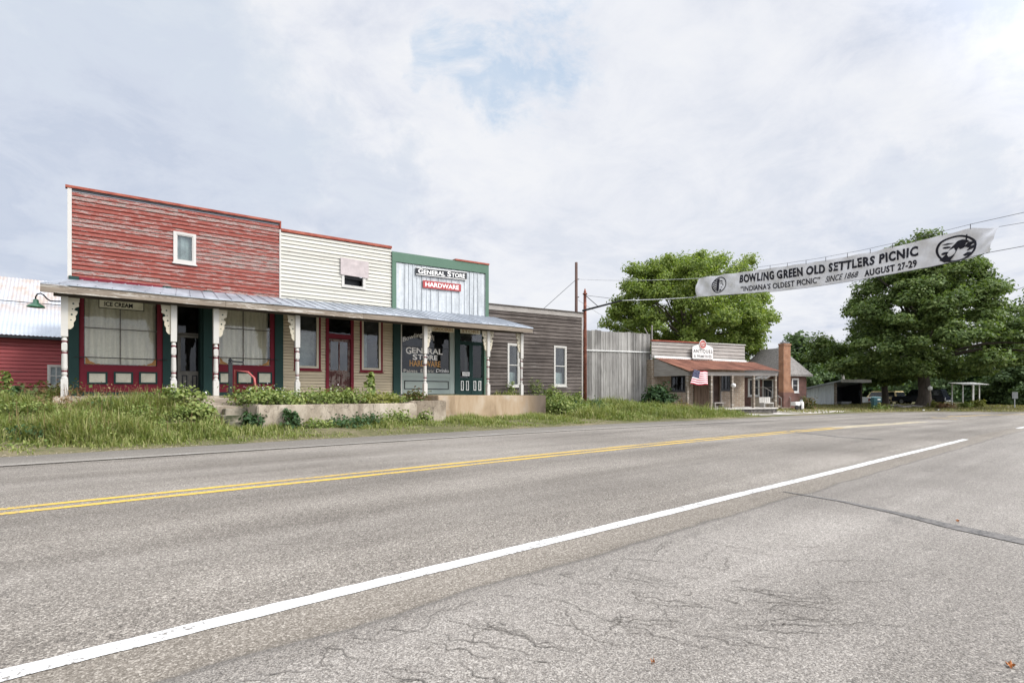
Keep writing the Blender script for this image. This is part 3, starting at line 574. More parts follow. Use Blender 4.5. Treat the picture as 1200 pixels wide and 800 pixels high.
# --- green trimmed general store
S = shop('general_store', 'green trimmed general store faced in pale blue vertical sheets with lettered show window', 459, 571)
xa, xb = xw1 + .004, xg1
mb = MB(); mb.sbox(xa, xb, YW - .09, YW + .12, zg0 - .42, zg0, zg1 - .42, zg1); mb.box(xa, xa + .19, YW - .09, YW + .12, uz, zg0 - .425); mb.box(xb - .19, xb, YW - .09, YW + .12, uz, zg1 - .425); mb.build('trim_frame', M['green_trim'], S)
mb = MB(); xm = lerp(xa, xb, .62); zm = lerp(zg0, zg1, .62); mb.sbox(xm, xb + .02, YW - .12, YW + .14, zm, zm + .075, zg1, zg1 + .075); mb.build('coping', M['red_cap'], S)
mb = MB(); x = xa + .19
while x < xb - .2:
    w = min(random.choice([.21, .24, .3, .42]), xb - .19 - x); j = random.uniform(0, .012); zt2 = lerp(zg0, zg1, (x - xa) / (xb - xa)) - .43
    mb.box(x + .002, x + w - .002, YW - .03 - j, YW + .02, uz, zt2); mb.box(x + w - .016, x + w + .010, YW - .062, YW - .045, uz, zt2 - .02); x += w
mb.build('sheet_cladding', M['pale_panel'], S)
mb = MB(); shell(mb, xa, xb, YW + .13, 31, .6, 5.8); mb.build('side_wall', M['grey_wood'], S)
mb = MB(); mb.box(xa + .12, xb - .12, YW + .13, 30.88, 5.6, 5.7); mb.build('roof', M['roof_tar'], S)
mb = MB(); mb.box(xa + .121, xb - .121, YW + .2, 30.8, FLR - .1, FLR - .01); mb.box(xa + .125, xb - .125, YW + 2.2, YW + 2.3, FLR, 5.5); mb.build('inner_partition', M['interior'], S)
mb = MB(); mb.box(X(460), X(468.5), YW - .10, YW + .1, FLR, uz); mb.build('pilaster', M['dark_green'], S)
g0, g1 = X(470.3), X(526.5); gz0, gz1 = Z(498, 437), uz - .28
mb = MB(); mb.box(X(468.5) + .002, g0, YW - .06, YW + .06, FLR + .05, gz1 + .1); fo0 = mb.build('window_post', M['white_trim'], S)
mb = MB(); mb.box(g1, X(532), YW - .06, YW + .06, FLR + .05, gz1 + .1); mb.box(g0, g1, YW - .06, YW + .06, gz0 - .16, gz0); mb.box(g0, g1, YW - .05, YW + .06, FLR + .05, gz0 - .162); fo = mb.build('window_frame', M['pale_teal'], S)
mb = MB(); z1 = Z(498, 456); z2 = Z(498, 446); mb.rect(X(473), X(525), z1, z2, .035, YW - .07, YW - .051); mb.build('panel_moulding', M['black_iron'], fo)
mb = MB(); mb.quad((g0, YW, gz0), (g1, YW, gz0), (g1, YW, gz1), (g0, YW, gz1)); pane = mb.build('pane', M['pane_dark'], fo)
mb = MB(); zc = Z(498, 407); mb.box(g0, g1, YW - .02, YW + .02, zc - .012, zc + .012); mb.build('muntin', M['black_iron'], fo)
mb = MB(); mb.box(g0 - .1, X(572), YW - .05, YW + .1, gz1 + .102, uz - .001); mb.build('head_board', M['dark_green'], S)
mb = MB(); mb.box(g1 - 1.05, g1 - .15, YW + .3, YW + .36, zc + .04, gz1); mb.build('black_blind', M['sign_black'], S)
def glass_text(body, px0, px1, py0, py1, m, tilt=0, arc=0, **kw):
    a, b = X(px0), X(px1); z0, z1 = Z((px0 + px1) / 2, py1), Z((px0 + px1) / 2, py0)
    lettering(body, flat(a, b, z0, z1, YW - .006, tilt, arc), m, fo, **kw)
glass_text('Bowling', 472, 495, 396, 403, M['letter_white'], .30, .03, offset=.004); glass_text('GREEN', 497.5, 508.5, 391.5, 398, M['letter_white'], -.05, .06, offset=.004)
glass_text('G', 475.5, 482, 406.5, 414.5, M['letter_white'], offset=.02); glass_text('ENERAL', 482.7, 518.5, 408, 414.5, M['letter_white'], offset=.02)
glass_text('S', 483.5, 489, 414.8, 421.5, M['letter_white'], offset=.02); glass_text('TORE', 489.6, 512.5, 415.8, 421.5, M['letter_white'], offset=.02)
glass_text('HARDWARE', 480, 516, 422.5, 429.5, M['letter_orange'], offset=.015)
glass_text('Paints', 473, 489, 432.5, 436.3, M['letter_cream']); glass_text('Electric', 493, 508, 432.5, 436.3, M['letter_cream']); glass_text('Drinks', 511, 526, 432.2, 436.2, M['letter_white'], shear=.2)
mb = MB(); mb.box(X(532) + .002, X(537.5), YW - .1, YW + .1, FLR, uz - .27); mb.build('door_post', M['dark_green'], S)
mb = MB(); mb.box(X(566.5), X(571.5), YW - .08, YW + .1, FLR, uz - .27); mb.build('door_trim', M['green_trim'], S)
h0, h1 = X(537.5) + .005, X(566.5) - .005; hz = Z(552, 402); hm = (h0 + h1) / 2
mb = MB(); mb.rect(h0, h1, hz, uz - .28, .07, YW - .03, YW + .05); tr = mb.build('transom', M['dark_green'], S)
mb = MB(); mb.quad((h0 + .07, YW, hz + .07), (h1 - .07, YW, hz + .07), (h1 - .07, YW, uz - .35), (h0 + .07, YW, uz - .35)); mb.build('pane', M['pane_old'], tr)
for a, b in ((h0, hm - .01), (hm + .01, h1)):
    d = panel_door(S, a, b, FLR + .02, hz - .01, YW + .03, M['dark_green'], M['pane_dark'], FLR + .82, hz - .1, panel=M['sign_white'])
mb = MB(); mb.box(hm - .24, hm - .10, YW + .2, YW + .22, FLR + .85, hz - .12); mb.build('curtain', M['curtain'], S)
t = thing('door_notice', 'little white CLOSED notice on the double door of the general store', 'sign', (X(546.5), YW - .04, Z(546, 438)))
n0, n1, nz0, nz1 = X(541.8, YW - .03), X(550.3, YW - .03), Z(546, 440.2, YW - .03), Z(546, 435.8, YW - .03)
mb = MB(); mb.box(n0, n1, YW - .03, YW - .018, nz0, nz1); mb.build('board', M['sign_white'], t); lettering('CLOSED', flat(n0 + .04, n1 - .04, nz0 + .05, nz1 - .05, YW - .033), M['letter_black'], t, offset=.01)
def wall_sign(name, label, body, px0, px1, ty0, ty1, by0, by1, pm, lm, y=YW - .10, caps=False, border=None, **kw):
    a, b = X(px0, y), X(px1, y); z0, z1, z2, z3 = Z(px0, by0, y), Z(px0, ty0, y), Z(px1, by1, y), Z(px1, ty1, y)
    t = thing(name, label, 'sign', ((a + b) / 2, y, (z0 + z2) / 2))
    mb = MB(); mb.sbox(a, b, y - .02, y + .015, z0, z1, z2, z3); mb.build('board', pm, t)
    h = z1 - z0; w = b - a
    fl = lambda u0, u1, k0, k1: (lambda p, q: (lerp(a, b, lerp(u0, u1, p)), y - .024, lerp(lerp(z0, z2, lerp(u0, u1, p)), lerp(z1, z3, lerp(u0, u1, p)), lerp(k0, k1, q))))
    if caps:
        for ch, u0, u1, k1 in caps: lettering(ch, fl(u0, u1, .2, k1), lm, t, **kw)
    else: lettering(body, fl(.06, .94, .2, .8), lm, t, **kw)
    if border:
        mb = MB(); mb.sbox(a, b, y - .03, y - .021, z0, z0 + .03, z2, z2 + .03); mb.sbox(a, b, y - .03, y - .021, z1 - .03, z1, z3 - .03, z3); mb.build('border', border, t)
    return t
wall_sign('name_sign', 'black board with white letters GENERAL STORE high on the pale blue sheets', '', 487.2, 546.8, 313, 319, 321.6, 328.4, M['sign_black'], M['letter_white'], border=M['sign_white'],
          caps=[('G', .04, .135, .84), ('ENERAL', .145, .555, .74), ('S', .60, .675, .84), ('TORE', .685, .96, .74)], offset=.022)
wall_sign('name_sign', 'red board with white letters HARDWARE fixed below the black board', 'HARDWARE', 495.5, 540, 328.3, 333.2, 337, 341.6, M['sign_red'], M['letter_white'], offset=.02)
wall_sign('name_sign', 'small cream board lettered GROCERIES over the show window of the general store', 'GROCERIES', 506.2, 532, 382.2, 384, 388, 389.8, M['sign_cream'], M['letter_gold'], y=YW - .16, offset=.01)
wall_sign('name_sign', 'small cream board lettered STORE over the double door of the general store', '   STORE', 539.5, 562.5, 384.8, 386.5, 390.2, 392, M['sign_cream'], M['letter_gold'], y=YW - .16, offset=.01)
# --- weathered store
S = shop('weathered_store', 'bare grey clapboard building with two narrow white framed windows', 572, 683)
xa, xb = xg1 + .004, X(682.5); za, zb_ = Z(573, 355.5), Z(682, 366)
k = [(X(594.3), X(608.3), Z(601, 453), Z(601, 402.5)), (X(648.7), X(663.3), Z(656, 452.5), Z(656, 405.3))]
mb = MB(); clap(mb, xa, xb - .1, (FLR - .25, FLR - .25), (za - .3, zb_ - .3), YW, .18, k, lap=.04); mb.build('front_wall', M['grey_wood'], S)
mb = MB(); mb.sbox(xa, xb + .05, YW - .035, YW + .06, za - .3, za - .04, zb_ - .3, zb_ - .04); mb.box(xb - .098, xb, YW - .04, YW + .1, FLR - .3, zb_ - .305); mb.build('trim_board', M['pale_wood'], S)
mb = MB(); mb.sbox(xa, xb + .1, YW - .1, YW + .2, za - .038, za, zb_ - .038, zb_); mb.build('coping', M['grey_wood'], S)
for q in k:
    fo = window(S, *q, YW, .085, M['white_trim'], M['pane_old'], sash=M['white_trim'], sashw=.035, cross=((q[2] + q[3]) / 2,))
    mb = MB(); mb.box(q[0] + .1, q[1] - .1, YW + .2, YW + .22, q[2] + .1, q[2] + .75); mb.build('blind', M['paper'], fo)
mb = MB(); shell(mb, xa, xb, YW + .11, 30, .3, zb_ - .4); mb.build('side_wall', M['grey_wood'], S)
mb = MB(); mb.box(xa + .12, xb - .12, YW + .11, 29.88, zb_ - .6, zb_ - .5); mb.build('roof', M['roof_tar'], S)
mb = MB(); mb.box(xa + .125, xb - .125, YW + 2.2, YW + 2.3, FLR - .2, zb_ - .62); mb.build('inner_partition', M['interior'], S)
# --- porch along the row
YP, YE = 18.75, 18.3
PORCH = thing('porch', 'long shed roofed porch with white turned posts and grey fascia along the store row', 'porch', (X(300, YP), YP, FLR))
ex0, ex1 = X(47, YE), X(624, YE); ez0, ez1 = Z(47, 331.5, YE), Z(623, 384.5, YE); bx0, bx1 = X(80), X(577); bz0, bz1 = Z(80, 327), Z(573, 371)
mb = MB(); n = 46
for i in range(n):
    t0, t1 = i / n, (i + 1) / n
    p = [Vector((lerp(ex0, ex1, t), YE - .06, lerp(ez0, ez1, t) + .012 + .012 * math.sin(t * 23))) for t in (t0, t1)] + [Vector((lerp(bx0, bx1, t), YW - .03, lerp(bz0, bz1, t))) for t in (t1, t0)]
    mb.add([q for q in p] + [q - Vector((0, 0, .03)) for q in p], [(0, 1, 2, 3), (7, 6, 5, 4), (0, 4, 5, 1), (2, 6, 7, 3)] + ([(3, 7, 4, 0)] if i == 0 else []) + ([(1, 5, 6, 2)] if i == n - 1 else []))
    mb.add([p[1] + Vector((-.012, 0, 0)), p[1] + Vector((.012, 0, 0)), p[2] + Vector((.012, 0, 0)), p[2] + Vector((-.012, 0, 0))] + [p[1] + Vector((0, 0, .028)), p[2] + Vector((0, 0, .028))], [(0, 4, 5, 3), (4, 1, 2, 5)])
mb.build('roof', M['metal_roof'], PORCH)
mb = MB(); brk = [ex0, ex0 + 4.3, ex0 + 8.8, X(525, YE), ex1]
for a, b in zip(brk[:-1], brk[1:]):
    ta, tb = (a - ex0) / (ex1 - ex0), (b - ex0) / (ex1 - ex0); za_, zb2 = lerp(ez0, ez1, ta) - .02, lerp(ez0, ez1, tb) - .02
    mb.sbox(a, b - .008, YE - .03, YE + .02, za_ - .20, za_, zb2 - .20, zb2)
mb.build('fascia', M['fascia'], PORCH)
mb = MB(); mb.sbox(ex0 + .25, ex1 - .25, YE + .36, YE + .52, ez0 - .235, ez0 - .03, ez1 - .235, ez1 - .03)
for i in range(15):
    t = (i + .5) / 15; xx, xk = lerp(ex0, ex1, t), lerp(bx0, bx1, t); mb.hexa([(xx - .03, YE + .03, lerp(ez0, ez1, t) - .15), (xx + .03, YE + .03, lerp(ez0, ez1, t) - .15), (xk + .03, YW - .04, lerp(bz0, bz1, t) - .17), (xk - .03, YW - .04, lerp(bz0, bz1, t) - .17), (xx - .03, YE + .03, lerp(ez0, ez1, t) - .025), (xx + .03, YE + .03, lerp(ez0, ez1, t) - .025), (xk + .03, YW - .04, lerp(bz0, bz1, t) - .04), (xk - .03, YW - .04, lerp(bz0, bz1, t) - .04)])
mb.build('beam', M['grey_wood'], PORCH)
def bracket_outline(s):
    pts = [(0, 0), (0, -.86)]; n = 26
    for i in range(n + 1):
        t = i / n; x = .05 + .19 * (t ** .75) ; z = -.86 + .86 * t
        pts.append((x + .03 * abs(math.sin(t * 15)) * (1 if t < .9 else .3) - (.06 if .60 < t < .72 else 0), z))
    return [(s * x, z) for x, z in pts]
for px, sides in ((75.5, (1,)), (203.5, (-1,)), (253, (1,)), (348.3, (-1,)), (498, (1,)), (571.7, (-1, 1)), (610.8, (-1,))):
    x = X(px, YP); ztop = lerp(ez0, ez1, (x - ex0) / (ex1 - ex0)) - .24; h = ztop - FLR; w = .076
    mb = MB(); mb.box(x - w, x + w, YP - w, YP + w, FLR + .60 * h, ztop); mb.box(x - w, x + w, YP - w, YP + w, FLR, FLR + .17 * h)
    mb.box(x - w * .8, x + w * .8, YP - w * .8, YP + w * .8, FLR + .46 * h, FLR + .53 * h)
    rr = lambda q: (w * (.95 if q % 3 == 0 else .72 if q % 3 == 1 else .85))
    mb.lathe([(w * .95, FLR + .17 * h), (w * .95, FLR + .185 * h), (w * .6, FLR + .20 * h), (w * .85, FLR + .225 * h), (w * .6, FLR + .25 * h), (w * .9, FLR + .28 * h), (w * .82, FLR + .42 * h), (w * .55, FLR + .435 * h), (w * .8, FLR + .46 * h)], x, YP, 14)
    mb.lathe([(w * .8, FLR + .53 * h), (w * .55, FLR + .545 * h), (w * .85, FLR + .565 * h), (w * .6, FLR + .585 * h), (w * .95, FLR + .60 * h)], x, YP, 14)
    po = mb.build('post', M['white_trim'], PORCH)
    for q in (.247, .432, .545): mb = MB(); mb.lathe([(w * .86, FLR + q * h), (w * .86, FLR + (q + .010) * h)], x, YP, 14); mb.build('ring', M['maroon'], po)
    for s in sides:
        mb = MB(); out = bracket_outline(s); mb.prism([(x + s * w + a, ztop - .01 + b) for a, b in out], YP - .022, YP + .022); br = mb.build('bracket', M['cream_trim'], po)
        for q in range(4): mb = MB(); mb.lathe([(.016 + .008 * (q % 2), -.026), (.016 + .008 * (q % 2), .026)], x + s * (w + .06 + .016 * q), YP, 8, axis='y', cz=ztop - .62 + .15 * q); mb.build('fret_hole', M['dark_green'], po)
# --- concrete platform, planter, steps
t = thing('porch_platform', 'long concrete platform under the porch posts with orange stained face on the right', 'platform', (6, 18, 0))
mb = MB(); mb.box(X(62, 18.4), X(246, 18.4), 18.35, YW + .02, .35, FLR - .001); mb.box(X(246, 18.4) + .001, 10.0, 18.6, YW + .02, .35, FLR - .001); mb.box(xr0, xb, YW + .021, 22, .2, FLR - .12); mb.build('floor', M['concrete'], t)
mb = MB(); mb.box(10.05, 15.35, 16.2, YW + .02, -.15, FLR - .001); mb.build('loading_dock', M['slab'], t, bevel=.02)
mb = MB(); mb.box(xr0 - .6, X(246, 18.4), 18.1, 18.348, .4, FLR - .2); mb.build('kerb', M['concrete'], t)
PL = thing('planter', 'raised concrete planter wall overgrown with weeds between the steps and loading dock', 'planter', (6.3, 15.2, 0))
p0, p1, p2 = X(302, 15.2), X(489, 15.2), 10.02
mb = MB(); mb.box(p0, p1, 15.2, 15.42, -.15, .79); mb.box(p0, p0 + .2, 15.421, 18.5, -.15, .80); mb.box(p1 - .2, p1, 15.421, 15.8, -.15, .81); mb.box(p1 + .001, p2, 15.6, 15.8, -.15, .86); mb.box(p2 - .2, p2, 15.801, 16.19, -.15, .87); mb.build('wall', M['concrete'], PL, bevel=.025)
mb = MB(); mb.quad((p0 + .2, 15.42, .70), (p2 - .05, 15.8, .74), (p2 - .05, 18.6, .9), (p0 + .2, 18.6, .9)); mb.build('soil', M['soil'], PL)
t = thing('concrete_steps', 'mossy broken concrete steps climbing to the porch left of the planter', 'steps', (3.5, 15.5, 0))
s0, s1 = X(259, 16), p0 - .02
mb = MB(); n = 4
for i in range(n): mb.box(s0 + .05 * i * (i % 2), s1, 15.15 + .36 * i, 15.15 + .36 * (i + 1) + .03, -.1, .17 + .17 * i)
mb.build('tread', M['mossy'], t, bevel=.02)
mb = MB(); mb.hexa([(s0 - .25, 16.6, .3), (s1, 16.6, .3), (s1, 18.59, .3), (s0 - .25, 18.59, .3), (s0 - .25, 16.6, .74), (s1, 16.6, .72), (s1, 18.59, 1.0), (s0 - .25, 18.59, 1.02)]); mb.build('landing', M['concrete'], t)
t = thing('handrail', 'faded red pipe handrail bent over at the top of the porch steps', 'handrail', (X(275, 17.6), 17.6, .9))
mb = MB(); xa_ = X(275.5, 17.6); yk = 17.6
zz0 = Z(275, 433.5, yk); mb.tube([(xa_, yk, .75), (xa_, yk, zz0), (X(291, 17.3), 17.3, Z(291, 436, 17.3)), (X(298.2, 17.0), 17.0, Z(298, 443, 17.0)), (X(299.2, 16.9), 16.9, Z(299, 453, 16.9)), (X(300.5, 16.8), 16.8, .55)], .03, 8); mb.build('pipe', M['rail_red'], t, smooth=True)
t = thing('iron_stand', 'black iron stand with a short side arm before the right curtained window', 'stand', (X(270, 19.6), 19.6, FLR))
mb = MB(); xc = X(270, 19.6); mb.box(xc - .06, xc + .06, 19.57, 19.63, FLR + .001, Z(270, 424, 19.6)); mb.lathe([(.02, 0), (.07, .03), (.05, .10), (.0, .13)], xc, 19.6, 8, cz=0); [mb.v.__setitem__(i, mb.v[i] + Vector((0, 0, Z(270, 424, 19.6)))) for i in range(8, len(mb.v))]; mb.build('upright', M['black_iron'], t)
mb = MB(); zc = Z(278, 423.5, 19.6); mb.tube([(xc + .06, 19.6, zc), (X(284, 19.6), 19.6, zc - .02), (X(285.5, 19.6), 19.6, zc + .06)], .025); mb.build('arm', M['black_iron'], t)
t = thing('gooseneck_lamp', 'green enamel gooseneck lamp sticking out left of the end porch post', 'lamp', (X(42, YP), YP, Z(42, 355, YP)))
lx, lz = X(42, YP), Z(42, 360, YP)
mb = MB(); pts = [(X(a, YP), YP, Z(a, b, YP)) for a, b in ((41.5, 352), (41.8, 347.5), (44, 344.5), (47.5, 343.6), (51, 345.5), (55, 350), (59, 352.5), (64, 353), (71, 353))]; mb.tube(pts, .018, 8); mb.build('arm', M['black_iron'], t, smooth=True)
mb = MB(); mb.lathe([(.19, lz), (.185, lz + .02), (.13, lz + .075), (.065, lz + .10), (.055, lz + .20), (.03, lz + .215)], lx, YP, 20); mb.build('shade', M['lamp_green'], t, smooth=True)
# ---------------------------------------------------------------- barn on the left
BY = 33.0
t = thing('barn', 'dark red barn with pale metal roof left of the store row', 'barn', (X(0, BY), BY, 1.0))
b0, b1 = X(-160, BY), X(78, BY) + 2; be = Z(30, 388, BY); br_ = onp(20, 327.5, (0, BY + 5, 0))[1]
wn = (X(55.5, BY), X(76, BY), Z(65, 453, BY), Z(65, 427.5, BY))
mb = MB(); clap(mb, b0, b1, (.9, .9), (be, be), BY, .17, [wn]); mb.box(b0, b0 + .15, BY + .02, BY + 10, .8, be); mb.box(b1 - .15, b1, BY + .02, BY + 10, .8, be); mb.box(b0 + .15, b1 - .15, BY + 9.85, BY + 10, .8, be)
mb.add([(b0, BY + .02, be), (b0, BY + 10, be), (b0, BY + 5, br_)], [(0, 1, 2)]); mb.add([(b1, BY + .02, be), (b1, BY + 10, be), (b1, BY + 5, br_)], [(0, 1, 2)]); mb.build('wall', M['barn_red'], t)
def m_barnroof():
    q = NT('barn_roof_sheet'); v = q.coord(); sp = q.n('ShaderNodeSeparateXYZ'); q.l(v, sp.inputs[0])
    a = q.noise(q.coord((.35, 1.2, 1.2)), 1.1, 6, .7, .3); col = q.ramp(a, [(.3, (.36, .39, .43)), (.7, (.48, .51, .55))])
    k = q.math('ADD', sp.outputs[2], q.math('MULTIPLY', a, 1.3)); mr = q.n('ShaderNodeMapRange'); q.l(k, mr.inputs[0]); mr.inputs[1].default_value = 4.2; mr.inputs[2].default_value = 5.0
    rs = q.math('MULTIPLY', mr.outputs[0], q.ramp(q.noise(q.coord((1, .6, .6)), 1.6, 6, .75), [(.42, .15), (.62, .95)]))
    col = q.mix(rs, col, (.40, .31, .25)); return q.end(q.bsdf(col, .55, .35, .15, a, .1))
mb = MB(); cz = .03
for sgn in (-1, 1):
    y0 = BY + 5 + sgn * 5.4; ze = be - .24
    n = 60
    for i in range(n):
        u0, u1 = lerp(b0 - .3, b1 + .3, i / n), lerp(b0 - .3, b1 + .3, (i + 1) / n)
        a, b, c, d = Vector((u0, y0, ze)), Vector((u1, y0, ze)), Vector((u1, BY + 5, br_ + .06)), Vector((u0, BY + 5, br_ + .06)); m1, m2 = (a + b) / 2 + Vector((0, 0, .035)), (c + d) / 2 + Vector((0, 0, .035))
        mb.add([a, m1, b, c, m2, d], [(0, 1, 4, 5), (1, 2, 3, 4)])
mb.build('roof', m_barnroof(), t)
mb = MB(); mb.box(b0 - .3, b1 + .3, BY - .42, BY - .38, be - .36, be - .25); zm = lerp(be, br_, .5); mb.box(b0 - .3, b1 + .3, BY + 2.28, BY + 2.31, zm + .04, zm + .075); mb.build('eave_board', M['black_iron'], t)
window(t, *wn, BY, .07, M['white_trim'], M['pane_old'], sash=M['white_trim'], sashw=.04, bars=((wn[0] + wn[1]) / 2,), cross=((wn[2] + wn[3]) / 2,))
curtain(t, wn[0] + .1, wn[1] - .1, wn[2] + .1, wn[3] - .1, BY + .12, M['paper'])

# ---------------------------------------------------------------- plank shed and antiques shop (the street bends here)
AB = R(-14.3); ca, sa = math.cos(AB), math.sin(AB)
def frame(x, y, a=AB, z=0.0): return Matrix.Translation((x, y, z)) @ Matrix.Rotation(a, 4, 'Z')
def loc(px, py, fr, off=0.0):                        # local (along, height) on the plane lying 'off' behind a frame's front
    o = fr @ Vector((0, off, 0)); a = fr.to_euler().z; s, z, d = onp(px, py, (o.x, o.y, a)); return s, z
PF = frame(xb + .02, YW + .12, R(-13.7)); ps1 = loc(761.5, 461, PF)[0]
t = thing('plank_shed', 'tall grey vertical plank shed wall crossed by a thin white rail', 'shed', (xb + 2, YW - .4, .6))
pt0, pt1 = loc(687, 386.3, PF)[1], loc(760, 391, PF)[1]
mb = MB(PF); s = 0.0
while s < ps1 - .02:
    w = min(random.uniform(.13, .27), ps1 - s); zt_ = lerp(pt0, pt1, s / ps1); j = random.uniform(0, .02); k = random.uniform(-.04, .03) if random.random() < .94 else -.10
    mb.box(s + .008, s + w - .008, -.03 - j, -j + .0, .35 + random.uniform(0, .12), zt_ + k)
    if random.random() < .3: mb.box(s + w - .025, s + w + .025, -.065, -.052, .4, zt_ + k - .03)
    s += w
mb.build('plank_wall', M['grey_plank'], t)
mb = MB(PF); za_, zc_ = loc(687, 410.3, PF)[1], loc(760, 412.6, PF)[1]; mb.sbox(-.05, ps1 + .05, -.10, -.066, za_ - .035, za_ + .025, zc_ - .035, zc_ + .025); mb.build('rail', M['sign_white'], t)
mb = MB(PF); mb.box(0, ps1, .001, .05, .3, min(pt0, pt1) - .2); mb.box(0, .1, .05, 6, .2, pt0 - .4); mb.box(ps1 - .1, ps1, .05, 6, -.2, pt1 - .4); mb.box(.1, ps1 - .1, 5.9, 6, .2, pt0 - .6); mb.box(.1, ps1 - .1, .05, 5.9, pt1 - .5, pt1 - .4); mb.build('shed_body', M['grey_wood'], t)

AF = frame(27.0, 19.35); PO = -2.25
A = thing('antique_shop', 'low grey antiques shop with rusty red porch roof and a flag on its porch', 'store', (30, 17.5, -.1))
u0, u1 = loc(763.5, 461, AF)[0], loc(872.5, 461, AF)[0]
ta, tb = loc(763, 399.3, AF)[1], loc(872, 404.8, AF)[1]; fa, fb = loc(763, 419, AF)[1], loc(872, 424.5, AF)[1]
mb = MB(AF); clap(mb, u0, u1, (fa, fb), (ta, tb), 0, .2, lap=.03); mb.build('parapet', M['pale_wood'], A)
mb = MB(AF); um = lerp(u0, u1, .48); tm = lerp(ta, tb, .48); mb.sbox(u0, um, -.07, .1, ta, ta + .07, tm, tm + .07); mb.build('coping', M['red_cap'], A)
mb = MB(AF); mb.sbox(um, u1 + .05, -.07, .1, tm, tm + .06, tb, tb + .06); mb.build('coping', M['white_trim'], A)
p0s, p1s = loc(805.5, 461, AF, PO)[0], loc(909.5, 461, AF, PO)[0]; e0z, e1z = loc(805, 432.5, AF, PO)[1], loc(909, 433.5, AF, PO)[1]
k0s, k1s = u0 + .15, u1 + .9
mb = MB(AF); n = 110
def rp(tt, v):
    xx = lerp(lerp(k0s, p0s - .1, v), lerp(k1s, p1s + .1, v), tt); zz_ = lerp(lerp(fa + .02, fb + .02, tt), lerp(e0z, e1z, tt) + .10 * math.sin(tt * 3.1) - .10, v) + .03 * math.sin(tt * 9) * v
    return Vector((xx, lerp(-.05, PO - .3, v), zz_ + .018 * (1 if int(tt * n + .5) % 2 else -1)))
for i in range(n):
    for j in range(3):
        mb.add([rp(i / n, j / 3), rp((i + 1) / n, j / 3), rp((i + 1) / n, (j + 1) / 3), rp(i / n, (j + 1) / 3)], [(0, 1, 2, 3)])
mb.build('porch_roof', M['rust_roof'], A)
mb = MB(AF); mb.sbox(u0 + .1, u1, -.16, -.05, fa - .02, fa + .13, fb - .02, fb + .13); mb.build('flashing', M['sign_white'], A)
mb = MB(AF); mb.sbox(p0s - .05, p1s + .05, PO - .06, PO + .06, e0z - .36, e0z - .14, e1z - .36, e1z - .16)
mb.build('porch_beam', M['pale_wood'], A)
mb = MB(AF); q = [(k0s + .02, -.02, fa - .02), (p0s - .04, PO - .05, e0z - .16), (p0s - .04, PO - .05, e0z - .36), (k0s + .02, -.02, e0z - .36)]; mb.add(q + [(a + .04, b, c) for a, b, c in q], [(0, 1, 2, 3), (7, 6, 5, 4), (0, 4, 5, 1), (1, 5, 6, 2), (2, 6, 7, 3)]); mb.build('gable_board', M['pale_wood'], A)
af = .22
mb = MB(AF); mb.box(p0s - .3, p1s + .05, PO - .12, .0, af - .08, af); mb.build('porch_floor', M['concrete_pale'], A)
mb = MB(AF); mb.box(p0s - .25, p1s, PO - .05, -.02, -.4, af - .082); mb.build('porch_base', M['stone'], A)
for px in (805.5, 833.2, 857.8, 883, 908.5):
    s = loc(px, 461, AF, PO)[0]; z1_ = lerp(e0z, e1z, (s - p0s) / (p1s - p0s)) - .36
    mb = MB(AF); mb.box(s - .065, s + .065, PO - .065, PO + .065, af, z1_); mb.build('post', M['fascia'], A)
def hole(pa, pb, ya, yb): return (loc(pa, 461, AF)[0], loc(pb, 461, AF)[0], loc((pa + pb) / 2, yb, AF)[1], loc((pa + pb) / 2, ya, AF)[1])
wa, wb, da = hole(786.5, 802.5, 437, 458.5), hole(844.5, 857, 437, 457.5), hole(835.5, 844, 437.5, 474)
wall_ = MB(AF)
def pier(a, b, z0, z1): wall_.box(a, b, 0, .25, z0, z1)
top = min(fa, fb) - .01; bot = -.2
pier(u0, wa[0], bot, top); pier(wa[0], wa[1], bot, wa[2]); pier(wa[0], wa[1], wa[3], top); pier(wa[1], da[0], bot, top); pier(da[0], da[1], da[3], top); pier(da[1] + .002, wb[0], bot, top); pier(wb[0], wb[1], bot, wb[2]); pier(wb[0], wb[1], wb[3], top); pier(wb[1], u1, bot, top)
wall_.box(u0, u0 + .2, .251, 8, bot, top); wall_.box(u1 - .2, u1, .251, 8, bot, top); wall_.box(u0 + .2, u1 - .2, 7.8, 8, bot, top); wall_.build('wall', M['beige_stone'], A)
mb = MB(AF); mb.box(u0 + .2, u1 - .2, .251, 7.8, top - .15, top - .02); mb.build('roof', M['roof_tar'], A)
mb = MB(AF); mb.box(u0 + .21, u1 - .21, 2.5, 2.6, bot, top - .16); mb.build('inner_partition', M['interior'], A)
for q in (wa, wb): window(A, *q, 0, .07, M['black_iron'], M['pane_dark'], fr=AF, sash=M['black_iron'], sashw=.03, bars=(lerp(q[0], q[1], .35), lerp(q[0], q[1], .7)))
mb = MB(AF); sd0, sd1 = loc(813, 461, AF)[0], loc(832, 461, AF)[0]; mb.box(sd0, sd1, -.06, -.002, af, af + 2.1)
for i in range(6): mb.box(lerp(sd0, sd1, i / 5) - .02, lerp(sd0, sd1, i / 5) + .02, -.075, -.061, af, af + 2.1)
mb.build('board_panel', m_wood('brown_board', (.10, .07, .05), (.2, .14, .10), (8, 8, .8)), A)
mb = MB(AF); mb.box(da[0], da[1], .1, .15, af, da[3]); mb.box(lerp(da[0], da[1], .12), lerp(da[0], da[1], .88), .085, .099, af + 1.0, da[3] - .15); mb.build('door', m_plain('dark_brown_door', (.06, .035, .025), .7, .3), A)
mb = MB(AF); mb.rect(da[0] - .07, da[1] + .07, af, da[3] + .07, .069, -.04, .03); mb.build('door_frame', M['pale_wood'], A)
